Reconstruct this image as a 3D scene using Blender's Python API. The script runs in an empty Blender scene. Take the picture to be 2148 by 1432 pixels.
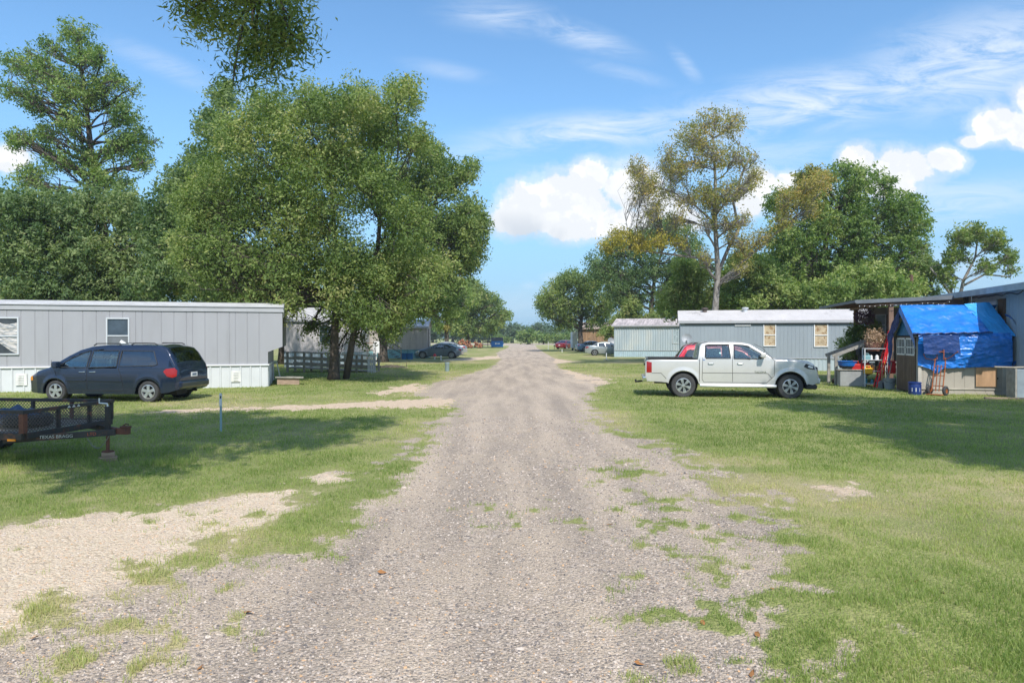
import bpy, math, random
import numpy as np
from mathutils import Vector, Matrix
R = math.radians
F, CX, HOR, H = 1432.0, 1074.0, 708.0, 1.8      # focal length in photo pixels, centre column, horizon row, eye height

# ------------------------------------------------------------------ camera
scene = bpy.context.scene
cam_data = bpy.data.cameras.new('camera'); cam = bpy.data.objects.new('camera', cam_data)
scene.collection.objects.link(cam); scene.camera = cam
cam_data.sensor_width = 36.0; cam_data.lens = 24.0
cam_data.clip_start = 0.05; cam_data.clip_end = 6000
cam.location = (0, 0, H); cam.rotation_euler = (R(90.0) - math.atan(8.0 / F), 0, 0)

# ------------------------------------------------------------------ light
SUN_EL, SUN_AZ = R(49.0), R(168.0)               # azimuth clockwise from +Y (the view direction)
SUN = Vector((math.sin(SUN_AZ) * math.cos(SUN_EL), math.cos(SUN_AZ) * math.cos(SUN_EL), math.sin(SUN_EL)))
ld = bpy.data.lights.new('sun', 'SUN'); ld.energy = 4.2; ld.angle = R(0.6); ld.color = (1.0, 0.945, 0.87)
sun = bpy.data.objects.new('sun', ld); scene.collection.objects.link(sun)
sun.rotation_euler = SUN.to_track_quat('Z', 'Y').to_euler(); sun.location = (0, 0, 60)
scene.view_settings.view_transform = 'Standard'; scene.view_settings.look = 'None'
scene.view_settings.exposure = 0.34; scene.view_settings.gamma = 1.0
scene.cycles.max_bounces = 6; scene.cycles.transparent_max_bounces = 16
scene.cycles.diffuse_bounces = 3; scene.cycles.glossy_bounces = 3; scene.cycles.transmission_bounces = 3
scene.cycles.caustics_reflective = False; scene.cycles.caustics_refractive = False

world = bpy.data.worlds.new("World"); scene.world = world; world.use_nodes = True
def build_world():
    nt = world.node_tree; nt.nodes.clear(); L = nt.links.new
    def N(t, **k):
        n = nt.nodes.new(t)
        for a, b in k.items(): setattr(n, a, b)
        return n
    def val(x, sock):
        if isinstance(x, (int, float)): sock.default_value = x
        elif isinstance(x, (tuple, list)): sock.default_value = x
        else: L(x, sock)
    def m(op, a, b=0.0, c=None, clamp=False):
        n = N('ShaderNodeMath', operation=op, use_clamp=clamp); val(a, n.inputs[0]); val(b, n.inputs[1])
        if c is not None: val(c, n.inputs[2])
        return n.outputs[0]
    def ss(x, a, b):
        n = N('ShaderNodeMapRange', interpolation_type='SMOOTHSTEP'); val(x, n.inputs[0])
        n.inputs[1].default_value = a; n.inputs[2].default_value = b; return n.outputs[0]
    def noise(v, sc, det=5, rough=.55, dist=0.0):
        n = N('ShaderNodeTexNoise'); L(v, n.inputs['Vector']); n.inputs['Scale'].default_value = sc
        n.inputs['Detail'].default_value = det; n.inputs['Roughness'].default_value = rough; n.inputs['Distortion'].default_value = dist
        return n.outputs['Fac']
    def mix(f, a, b):
        n = N('ShaderNodeMix', data_type='RGBA'); val(f, n.inputs[0]); val(a, n.inputs[6]); val(b, n.inputs[7]); return n.outputs[2]
    sky = N('ShaderNodeTexSky', sky_type='NISHITA', sun_disc=False, sun_elevation=SUN_EL, sun_rotation=SUN_AZ,
            altitude=0.0, air_density=1.15, dust_density=0.6, ozone_density=3.2)
    tc = N('ShaderNodeTexCoord').outputs['Generated']
    sep = N('ShaderNodeSeparateXYZ'); L(tc, sep.inputs[0])
    x, y, z = sep.outputs
    ys = m('MAXIMUM', y, 0.05)
    u = m('DIVIDE', x, ys); v = m('DIVIDE', z, ys)      # gnomonic coordinates of the northern half of the sky
    comb = N('ShaderNodeCombineXYZ'); L(u, comb.inputs[0]); L(v, comb.inputs[1]); uv = comb.outputs[0]
    n1 = noise(uv, 17, 9, .68); n2 = noise(uv, 5, 4, .5)
    # --- cumulus: heaps of soft lobes, their edge broken by noise
    lobes = [(1237,372,50,40),(1130,430,80,60),(1205,425,105,66),(1320,395,80,50),(1395,440,60,44),(1430,462,46,30),(1080,458,62,42),(1240,468,170,40),(1160,400,50,34),
             (1595,385,42,36),(1650,388,36,30),(1570,420,42,40),(1700,400,50,22),(1800,335,46,36),(1895,352,92,42),(1975,338,48,30),(1865,392,66,28),
             (2108,262,80,44),(2160,215,46,42),(2148,290,50,26),(2036,298,30,14),(8,332,56,28)]
    f = None
    for (px, py, rx, ry) in lobes:
        mp = N('ShaderNodeMapping', vector_type='TEXTURE'); L(uv, mp.inputs[0])
        mp.inputs['Location'].default_value = ((px - CX) / F, (HOR - py) / F, 0)
        mp.inputs['Scale'].default_value = (rx / F, ry / F, 1)
        ln = N('ShaderNodeVectorMath', operation='LENGTH'); L(mp.outputs[0], ln.inputs[0])
        d = m('SUBTRACT', 1.0, ln.outputs['Value'])
        f = d if f is None else m('SMOOTH_MAX', f, d, 0.25)
    dens = m('ADD', m('ADD', f, .05), m('MULTIPLY', m('SUBTRACT', n1, .5), 1.6))
    front = ss(y, 0.1, 0.3)
    cum = m('MULTIPLY', m('MAXIMUM', ss(dens, 0.0, .30), m('MULTIPLY', ss(dens, -.32, .15), .42)), front)
    thick = ss(m('ADD', f, m('MULTIPLY', m('SUBTRACT', n2, .5), 1.2)), .12, .5)
    shade = m('MULTIPLY', thick, ss(noise(uv, 11, 5, .6, .6), .40, .62))
    off = N('ShaderNodeVectorMath', operation='ADD'); L(uv, off.inputs[0]); off.inputs[1].default_value = (.006, .010, 0)
    rel = m('SUBTRACT', noise(off.outputs[0], 13, 5, .5), noise(uv, 13, 5, .5))      # relief lit from the upper right
    relief = ss(rel, .015, -.05)
    under = m('MULTIPLY', ss(v, .215, .150), ss(noise(uv, 8, 4, .5, .3), .36, .58))
    shade = m('MAXIMUM', m('MAXIMUM', m('MULTIPLY', shade, .35), m('MULTIPLY', m('SUBTRACT', 1.0, relief), .42)), under)
    cumcol = mix(m('MULTIPLY', shade, .8), (8.6, 8.75, 8.9, 1), (4.9, 5.5, 6.3, 1))
    # --- cirrus veils
    f2 = None
    for (px, py, rx, ry, ang, amp) in [(1050,38,150,42,-4,.55),(1200,72,170,34,-18,.65),(1440,140,60,18,-50,.45),(1310,155,110,20,-14,.4),(1260,275,320,48,4,1.0),
                                  (1700,215,450,80,10,1.1),(1050,310,220,30,8,.5),(2050,130,340,120,14,1.0),(1950,430,330,60,6,.8),(1500,330,520,50,4,.45),
                                  (940,150,110,22,-10,.35),(350,140,190,30,-24,.35),(1100,635,120,40,0,.35),(1160,582,34,12,0,.6),(1115,600,30,12,0,.5),(2080,560,200,60,0,.45),(500,200,140,26,-18,.25)]:
        mp = N('ShaderNodeMapping', vector_type='TEXTURE'); L(uv, mp.inputs[0])
        mp.inputs['Location'].default_value = ((px - CX) / F, (HOR - py) / F, 0); mp.inputs['Rotation'].default_value = (0, 0, R(ang))
        mp.inputs['Scale'].default_value = (rx / F, ry / F, 1)
        ln = N('ShaderNodeVectorMath', operation='LENGTH'); L(mp.outputs[0], ln.inputs[0])
        d = m('MULTIPLY', ss(ln.outputs['Value'], 1.25, 0.0), amp)
        f2 = d if f2 is None else m('MAXIMUM', f2, d)
    mp = N('ShaderNodeMapping'); L(uv, mp.inputs[0]); mp.inputs['Rotation'].default_value = (0, 0, R(-8)); mp.inputs['Scale'].default_value = (2.6, 11, 1)
    streak = noise(mp.outputs[0], 2.6, 10, .70, .9)
    cir = m('MULTIPLY', m('MULTIPLY', f2, ss(streak, .30, .64)), front)
    # unseen cloud patches behind the camera, thickened to brighten the fill light
    zp = m('ADD', m('MAXIMUM', z, 0.0), .12)
    c2 = N('ShaderNodeCombineXYZ'); L(m('DIVIDE', x, zp), c2.inputs[0]); L(m('DIVIDE', y, zp), c2.inputs[1])
    back = m('MULTIPLY', ss(noise(c2.outputs[0], 1.1, 6, .6), .44, .62), m('SUBTRACT', 1.0, front))
    veil = m('ADD', m('MULTIPLY', cir, .85), m('MULTIPLY', back, .85), clamp=True)
    hz = ss(z, .34, -.02)
    tint = N('ShaderNodeMix', data_type='RGBA', blend_type='MULTIPLY'); tint.inputs[0].default_value = 1; L(sky.outputs[0], tint.inputs[6]); tint.inputs[7].default_value = SKY_TINT
    base = mix(m('MULTIPLY', hz, .85), tint.outputs[2], (2.25, 4.05, 6.5, 1))
    col = mix(veil, base, (6.9, 7.7, 8.8, 1))
    col = mix(cum, col, cumcol)
    bg = N('ShaderNodeBackground'); L(col, bg.inputs[0]); bg.inputs[1].default_value = 0.1
    out = N('ShaderNodeOutputWorld'); L(bg.outputs[0], out.inputs[0])
SKY_TINT = (1.16, 1.50, 1.66, 1)
build_world()
scene.cycles.use_denoising = True

# ------------------------------------------------------------------ helpers
def G(px, py): 
    Y = F * H / (py - HOR); return ((px - CX) / F * Y, Y)
def PX(px, Y): return (px - CX) / F * Y
def PZ(py, Y): return H + (HOR - py) / F * Y
def lin(c):
    return tuple(((v / 255) / 12.92 if v / 255 <= .04045 else ((v / 255 + .055) / 1.055) ** 2.4) for v in c)

def tag(o, label=None, cat=None, group=None, kind=None):
    if label: o['label'] = label
    if cat: o['category'] = cat
    if group: o['group'] = group
    if kind: o['kind'] = kind
    return o
def link(o): scene.collection.objects.link(o); return o
def thing(name, label, cat, loc=(0, 0, 0), rz=0.0, group=None):
    o = link(bpy.data.objects.new(name, None)); o.empty_display_size = .2
    o.location = loc; o.rotation_euler = (0, 0, rz); return tag(o, label, cat, group)
def copy_tree(o, parent=None, loc=None, rz=None, label=None, group=None):
    c = link(o.copy())
    if parent is not None: c.parent = parent
    if loc is not None: c.location = loc
    if rz is not None: c.rotation_euler = (0, 0, rz)
    if label: c['label'] = label
    if group: c['group'] = group
    for ch in list(o.children): copy_tree(ch, c)
    return c

def np_mesh(name, V, faces, mat, parent=None, smooth=False, attrs=None, mats=None, midx=None):
    """faces: list of int arrays (n,3) / (n,4)"""
    me = bpy.data.meshes.new(name); V = np.asarray(V, np.float32)
    me.vertices.add(len(V)); me.vertices.foreach_set('co', V.ravel())
    idx = np.concatenate([f.ravel() for f in faces]).astype(np.int32)
    tot = np.concatenate([np.full(len(f), f.shape[1]) for f in faces]).astype(np.int32)
    st = np.concatenate([[0], np.cumsum(tot)[:-1]]).astype(np.int32)
    me.loops.add(len(idx)); me.loops.foreach_set('vertex_index', idx)
    me.polygons.add(len(tot)); me.polygons.foreach_set('loop_start', st)
    me.polygons.foreach_set('use_smooth', np.full(len(tot), smooth))
    me.update(calc_edges=True)
    for k, a in (attrs or {}).items():
        at = me.attributes.new(k, 'FLOAT', 'POINT'); at.data.foreach_set('value', np.asarray(a, np.float32))
    me.materials.append(mat)
    o = link(bpy.data.objects.new(name, me))
    if parent is not None: o.parent = parent
    return o

class MB:
    """collects shapes; build() links them as one mesh object"""
    def __init__(s): s.v = []; s.f = []; s.m = None
    def add(s, vs, fs):
        n = len(s.v)
        if s.m is not None: vs = [tuple(s.m @ Vector(p)) for p in vs]
        s.v += [tuple(p) for p in vs]; s.f += [tuple(i + n for i in f) for f in fs]; return s
    def box(s, x0, x1, y0, y1, z0, z1, rot=None, c=None):
        vs = [(x, y, z) for x in (x0, x1) for y in (y0, y1) for z in (z0, z1)]
        if rot is not None: vs = [tuple(rot @ Vector(p) + Vector(c or (0, 0, 0))) for p in vs]
        return s.add(vs, [(0,1,3,2),(4,6,7,5),(0,4,5,1),(2,3,7,6),(0,2,6,4),(1,5,7,3)])
    def beam(s, a, b, w, h=None, up=(0, 0, 1)):
        """square bar from a to b"""
        a, b = Vector(a), Vector(b); h = h or w; d = (b - a).normalized(); u = Vector(up)
        if abs(d.dot(u)) > .98: u = Vector((0, 1, 0))
        r = d.cross(u).normalized(); t = r.cross(d).normalized()
        vs = [p + r * (w / 2 * i) + t * (h / 2 * j) for p in (a, b) for i, j in ((-1,-1),(1,-1),(1,1),(-1,1))]
        return s.add(vs, [(3,2,1,0),(4,5,6,7),(0,1,5,4),(1,2,6,5),(2,3,7,6),(3,0,4,7)])
    def tube(s, pts, rad, n=8, cap=True, closed=False):
        pts = [Vector(p) for p in pts]; k = len(pts)
        if isinstance(rad, (int, float)): rad = [rad] * k
        vs = []; ref = None
        for i, p in enumerate(pts):
            if closed: d = pts[(i + 1) % k] - pts[i - 1]
            else: d = pts[min(i + 1, k - 1)] - pts[max(i - 1, 0)]
            if d.length < 1e-9: d = Vector((0, 0, 1))
            d.normalize()
            if ref is None:
                ref = Vector((0, 0, 1)) if abs(d.z) < .9 else Vector((1, 0, 0))
            r = d.cross(ref)
            if r.length < 1e-4: r = d.orthogonal()
            r.normalize(); t = r.cross(d).normalized(); ref = t
            for j in range(n):
                a = 2 * math.pi * j / n; vs.append(p + (r * math.cos(a) + t * math.sin(a)) * rad[i])
        fs = []
        for i in range(k if closed else k - 1):
            for j in range(n):
                a = i * n + j; b = i * n + (j + 1) % n; i2 = (i + 1) % k
                fs.append((a, b, i2 * n + (j + 1) % n, i2 * n + j))
        if cap and not closed:
            fs.append(tuple(range(n))[::-1]); fs.append(tuple((k - 1) * n + j for j in range(n)))
        return s.add(vs, fs)
    def cyl(s, a, b, r, r2=None, n=16): return s.tube([a, b], [r, r if r2 is None else r2], n)
    def lathe(s, prof, n=24, axis='Z', c=(0, 0, 0)):
        """prof: (radius, height) list, turned about the axis"""
        vs = []; fs = []; k = len(prof)
        for i in range(n):
            a = 2 * math.pi * i / n
            for (r, h) in prof:
                p = (r * math.cos(a), r * math.sin(a), h)
                if axis == 'Y': p = (p[0], h, p[1])
                if axis == 'X': p = (h, p[0], p[1])
                vs.append((p[0] + c[0], p[1] + c[1], p[2] + c[2]))
        for i in range(n):
            j = (i + 1) % n
            for q in range(k - 1):
                f = (i * k + q, j * k + q, j * k + q + 1, i * k + q + 1)
                fs.append(f if axis != 'Y' else f[::-1])
        return s.add(vs, fs)
    def prism(s, poly, a, b, plane='XZ'):
        """extrude a 2D polygon from a to b along the axis left out of plane"""
        def P(p, h): return {'XZ': (p[0], h, p[1]), 'XY': (p[0], p[1], h), 'YZ': (h, p[0], p[1])}[plane]
        n = len(poly); vs = [P(p, a) for p in poly] + [P(p, b) for p in poly]
        return s.add(vs, [tuple(range(n))[::-1], tuple(range(n, 2 * n))] + [(i, (i + 1) % n, n + (i + 1) % n, n + i) for i in range(n)])
    def grid(s, fn, nu, nv):
        vs = [fn(i / nu, j / nv) for i in range(nu + 1) for j in range(nv + 1)]
        return s.add(vs, [(i * (nv + 1) + j, (i + 1) * (nv + 1) + j, (i + 1) * (nv + 1) + j + 1, i * (nv + 1) + j + 1) for i in range(nu) for j in range(nv)])
    def build(s, name, mat, parent=None, smooth=False, bevel=0, seg=1, fix=True):
        me = bpy.data.meshes.new(name); me.from_pydata([tuple(p) for p in s.v], [], s.f)
        if fix:
            import bmesh
            bm = bmesh.new(); bm.from_mesh(me); bmesh.ops.recalc_face_normals(bm, faces=bm.faces); bm.to_mesh(me); bm.free()
        me.materials.append(mat); me.update()
        o = link(bpy.data.objects.new(name, me))
        if smooth:
            me.polygons.foreach_set('use_smooth', [True] * len(me.polygons))
            if smooth != 2: me.set_sharp_from_angle(angle=R(38))
        if bevel:
            b = o.modifiers.new('bevel', 'BEVEL'); b.width = bevel; b.segments = seg; b.limit_method = 'ANGLE'; b.harden_normals = False
        if parent is not None: o.parent = parent
        return o

# ------------------------------------------------------------------ materials
def mat(name, col, rough=.6, metal=0.0, var=.18, scale=3.0, bump=0.0, bscale=40.0, coat=0.0, alpha=None, col2=None, thr=(.45, .6), stretch=(1, 1, 1), spec=.5, trans=0.0):
    ma = bpy.data.materials.new(name); ma.use_nodes = True; nt = ma.node_tree; L = nt.links.new
    p = nt.nodes['Principled BSDF']
    p.inputs['Roughness'].default_value = rough; p.inputs['Metallic'].default_value = metal
    p.inputs['Specular IOR Level'].default_value = spec
    if coat: p.inputs['Coat Weight'].default_value = coat; p.inputs['Coat Roughness'].default_value = .05
    tc = nt.nodes.new('ShaderNodeTexCoord'); mp = nt.nodes.new('ShaderNodeMapping'); L(tc.outputs['Object'], mp.inputs[0]); mp.inputs['Scale'].default_value = stretch
    nz = nt.nodes.new('ShaderNodeTexNoise'); L(mp.outputs[0], nz.inputs['Vector']); nz.inputs['Scale'].default_value = scale; nz.inputs['Detail'].default_value = 6; nz.inputs['Roughness'].default_value = .62
    mr = nt.nodes.new('ShaderNodeMapRange'); L(nz.outputs['Fac'], mr.inputs[0])
    mr.inputs[1].default_value = .3; mr.inputs[2].default_value = .7; mr.inputs[3].default_value = 1 - var; mr.inputs[4].default_value = 1 + var
    mx = nt.nodes.new('ShaderNodeVectorMath'); mx.operation = 'SCALE'; mx.inputs[0].default_value = col; L(mr.outputs[0], mx.inputs['Scale'])
    last = mx.outputs[0]
    if col2 is not None:
        n2 = nt.nodes.new('ShaderNodeTexNoise'); L(mp.outputs[0], n2.inputs['Vector']); n2.inputs['Scale'].default_value = scale * 1.7; n2.inputs['Detail'].default_value = 8; n2.inputs['Roughness'].default_value = .7
        r2 = nt.nodes.new('ShaderNodeMapRange'); r2.interpolation_type = 'SMOOTHSTEP'; L(n2.outputs['Fac'], r2.inputs[0]); r2.inputs[1].default_value = thr[0]; r2.inputs[2].default_value = thr[1]
        m2 = nt.nodes.new('ShaderNodeMix'); m2.data_type = 'RGBA'; L(r2.outputs[0], m2.inputs[0]); L(last, m2.inputs[6]); m2.inputs[7].default_value = (*col2, 1); last = m2.outputs[2]
    L(last, p.inputs['Base Color'])
    if bump:
        n3 = nt.nodes.new('ShaderNodeTexNoise'); L(mp.outputs[0], n3.inputs['Vector']); n3.inputs['Scale'].default_value = bscale; n3.inputs['Detail'].default_value = 5
        b = nt.nodes.new('ShaderNodeBump'); b.inputs['Strength'].default_value = bump; b.inputs['Distance'].default_value = .02; L(n3.outputs['Fac'], b.inputs['Height']); L(b.outputs[0], p.inputs['Normal'])
    if alpha is not None: p.inputs['Alpha'].default_value = alpha
    return ma
def glass(name, col, a):
    """thin tinted window glass: part see-through, part mirror"""
    ma = bpy.data.materials.new(name); ma.use_nodes = True; nt = ma.node_tree; L = nt.links.new; nt.nodes.clear()
    tr = nt.nodes.new('ShaderNodeBsdfTransparent'); tr.inputs[0].default_value = (*[c for c in col], 1)
    gl = nt.nodes.new('ShaderNodeBsdfGlossy'); gl.inputs['Roughness'].default_value = .03; gl.inputs['Color'].default_value = (.9, .95, 1, 1)
    fr = nt.nodes.new('ShaderNodeFresnel'); fr.inputs[0].default_value = 1.5
    mr = nt.nodes.new('ShaderNodeMapRange'); L(fr.outputs[0], mr.inputs[0]); mr.inputs[3].default_value = a; mr.inputs[4].default_value = 1
    mx = nt.nodes.new('ShaderNodeMixShader'); L(mr.outputs[0], mx.inputs[0]); L(tr.outputs[0], mx.inputs[1]); L(gl.outputs[0], mx.inputs[2])
    o = nt.nodes.new('ShaderNodeOutputMaterial'); L(mx.outputs[0], o.inputs[0]); return ma
# ------------------------------------------------------------------ ground: masks in metres on the ground plane
def vnoise(x, y, seed=0):
    xi = np.floor(x).astype(np.int64); yi = np.floor(y).astype(np.int64); fx = x - xi; fy = y - yi
    fx = fx * fx * (3 - 2 * fx); fy = fy * fy * (3 - 2 * fy)
    def h(a, b):
        n = (a * 374761393 + b * 668265263 + seed * 974634777) & 0xffffffff
        n = ((n ^ (n >> 13)) * 1274126177) & 0xffffffff
        return ((n ^ (n >> 16)) & 0xffff) / 65535.0
    return (h(xi, yi) * (1 - fx) + h(xi + 1, yi) * fx) * (1 - fy) + (h(xi, yi + 1) * (1 - fx) + h(xi + 1, yi + 1) * fx) * fy
def fbm(x, y, seed=0, octs=4, rough=.55):
    s = 0; a = 1; t = 0
    for i in range(octs): s = s + a * vnoise(x * 2 ** i + 17.3 * i, y * 2 ** i - 9.1 * i, seed + i); t += a; a *= rough
    return s / t - .5
def sdf(x, y, poly):
    P = np.array(poly, float); d = np.full(x.shape, 1e18); ins = np.zeros(x.shape, bool)
    for i in range(len(P)):
        a = P[i]; b = P[(i + 1) % len(P)]; e = b - a; wx = x - a[0]; wy = y - a[1]
        t = np.clip((wx * e[0] + wy * e[1]) / (e @ e + 1e-12), 0, 1)
        d = np.minimum(d, (wx - e[0] * t) ** 2 + (wy - e[1] * t) ** 2)
        c = (a[1] > y) != (b[1] > y)
        if e[1] != 0: ins ^= c & (x < (e[0] * (y - a[1]) / e[1] + a[0]))
    return np.where(ins, 1, -1) * np.sqrt(d)
def poly(pts): return [G(*p) for p in pts]
ROAD = [(-1.0, -14), (-5.0, -6), (-5.0, 0)] + poly([(-900,1432),(-200,1440),(0,1365),(200,1280),(330,1190),(430,1155),(500,1130),(560,1185),(660,1150),(740,1080),(800,1020),(850,955),(905,900),(945,868),(960,850),(955,838),(900,838),(880,828),(900,808),(950,793),(1005,779),(1040,765),(1052,752),(1046,746),(1040,740),(1058,733),(1068,727),(1066,724.2),(900,722.6),(900,720.2),(1330,720.2),(1330,722.4),(1122,723.4),(1126,729),(1142,740),(1165,752),(1200,758),(1168,764),(1175,774),(1225,786),(1262,800),(1252,812),(1235,828),(1230,845),(1262,872),(1330,908),(1420,948),(1520,985),(1590,1020),(1640,1055),(1660,1090),(1600,1130),(1560,1165),(1600,1210),(1680,1260),(1750,1320),(1790,1432)]) + [(2.2, 0), (2.8, -14)]
DRIVE = poly([(-900,1180),(-200,1190),(0,1125),(110,1098),(230,1086),(330,1078),(420,1068),(520,1045),(600,1018),(690,1000),(700,1012),(640,1035),(590,1060),(560,1085),(510,1115),(430,1165),(330,1200),(200,1290),(0,1375),(-200,1450)])
DIRT = [poly([(955,838),(900,836),(820,840),(700,846),(560,853),(450,857),(330,860),(330,866),(450,862),(560,862),(700,858),(830,857),(950,852)]),
        poly([(1046,745.5),(985,750.5),(930,754),(930,757),(990,756),(1050,752)]),
        poly([(1165,752),(1190,756.5),(1225,758),(1190,760),(1160,762)]),
        poly([(1180,775),(1250,793),(1290,800),(1262,806),(1225,800)]),
        poly([(1700,1018),(1760,1012),(1830,1040),(1860,1052),(1780,1055),(1715,1045)]),
        poly([(885,800),(830,812),(780,826),(840,829),(890,822)])]
STRIP = poly([(520,1150),(555,1098),(640,1045),(700,1016),(790,992),(860,950),(900,915),(860,965),(800,1030),(740,1082),(680,1135),(600,1165),(545,1172)])
GRASSPATCH = [poly(p) for p in [[(1300,975),(1360,985),(1420,1010),(1360,1015)],[(1330,1030),(1400,1040),(1450,1070),(1400,1100),(1340,1060)],
              [(1520,1170),(1570,1180),(1590,1215),(1540,1200)],[(1490,1350),(1600,1360),(1680,1390),(1620,1420),(1520,1400)],[(1270,880),(1330,900),(1300,905)],
              [(1395,1265),(1440,1275),(1400,1290)],[(1500,1290),(1560,1300),(1500,1312)],[(1560,1040),(1700,1060),(1700,1110),(1590,1095)],[(1310,1085),(1420,1095),(1520,1125),(1420,1120)],
              [(1060,1075),(1110,1072),(1080,1090)],[(255,1240),(340,1205),(330,1225),(270,1245)],[(270,1300),(400,1260),(400,1300),(330,1310)],[(100,1380),(180,1360),(170,1400)],[(540,1085),(620,1060),(560,1110)]]]
def masks(x, y):
    """grass 0..1, pale limestone 0..1, dirt 0..1 and dryness at ground points in metres"""
    lodn = np.clip(1.2 - y / 60, .25, 1)
    n1 = fbm(x * 1.1, y * 1.1, 3, 5); n2 = fbm(x * 4.5, y * 4.5, 9, 4, .6)
    dr = sdf(x, y, ROAD); dd = sdf(x, y, DRIVE)
    edge = (n1 * .9 + n2 * .9) * lodn
    g = -dr + edge * 1.25
    dirt = np.zeros_like(x)
    for i, p in enumerate(DIRT):
        d = sdf(x, y, p); amp = [1.5, 1.6, 1.4, 2.2, 1.0, 2.4][i]
        t = np.clip((d + edge * amp) / .25 + .5, 0, 1); dirt = np.maximum(dirt, t * [.95, .95, .8, .9, .62, .85][i])
    pale = np.clip((dd + edge * .6 + .45 * (y > 6.0)) / .45 + .45, 0, 1)
    g = np.minimum(g, -dd + edge * 1.5 + .05)
    for p in GRASSPATCH:
        g = np.maximum(g, sdf(x, y, p) * .8 + n2 * 2.2 + n1 * .5 - .06)
    g = np.maximum(g, sdf(x, y, STRIP) + n2 * .9 + n1 * .4 + .08)
    # sparse turf along the right verge and tufts in the stones
    tuft = (fbm(x * 2.2, y * 2.2, 31, 4) + .5)
    right = np.clip(1.3 - np.abs(dr - .1) / .9, 0, 1) * (x > 0) * (y < 17)
    g = np.maximum(g, (tuft - .56) * 2.6 - 2.2 * (1 - right))
    left = np.clip(1.5 - np.abs(x + 2.7) / 1.2, 0, 1) * np.clip((7.5 - y) / 1.5, 0, 1)
    g = np.maximum(g, (tuft - .71) * 2.4 - 2.2 * (1 - left))
    gm = np.clip(g / .5 + .5, 0, 1) * (1 - dirt)
    # thin turf where the lawn meets the road
    edgeband = np.clip(1 - (g / 1.3), 0, 1)
    dry = np.clip(.33 + fbm(x * .25, y * .25, 51, 4) * 1.6 + fbm(x * 1.3, y * 1.3, 57, 3) * 1.0 + edgeband * .36, 0, 1)
    dry = np.clip(dry + .10 * (y < 9) * (x > 0) - .25 * np.exp(-((y - 16) / 6) ** 2) * (x > 3), 0, 1)
    return gm, pale, dirt, dry, dr, dd
def gheight(x, y):
    return fbm(x * .8, y * .8, 71, 3) * .03 * np.clip(1.5 - np.abs(y) / 40, 0, 1)

ys = [-160, -90, -50, -30, -18, -12, -8, -5, -3, -1.5, -.5, .3, 1.0, 1.6, 2.0]
yv = 2.2
while yv < 60: ys.append(yv); yv += max(.045, .0075 * yv * (1 + yv / 25))
while yv < 4000: ys.append(yv); yv *= 1.06
ys = np.array(ys); tt = np.linspace(-1, 1, 561); tt = np.sign(tt) * (np.abs(tt) * .78 + 2.4 * np.abs(tt) ** 9)
XX = tt[None, :] * (np.abs(ys)[:, None] + 4); YY = np.repeat(ys[:, None], len(tt), 1)
gm, pale, dirt, dry, dr, dd = masks(XX, YY)
ZZ = gheight(XX, YY) + .012 * gm * (np.abs(YY) < 60)
nr, nc = XX.shape
idx = np.arange(nr * nc).reshape(nr, nc)
quads = np.stack([idx[:-1, :-1], idx[:-1, 1:], idx[1:, 1:], idx[1:, :-1]], -1).reshape(-1, 4)
cdr = (dr[:-1, :-1] + dr[1:, 1:]).ravel() / 2; cdd = (dd[:-1, :-1] + dd[1:, 1:]).ravel() / 2
cy = YY[:-1, :-1].ravel()

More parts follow.
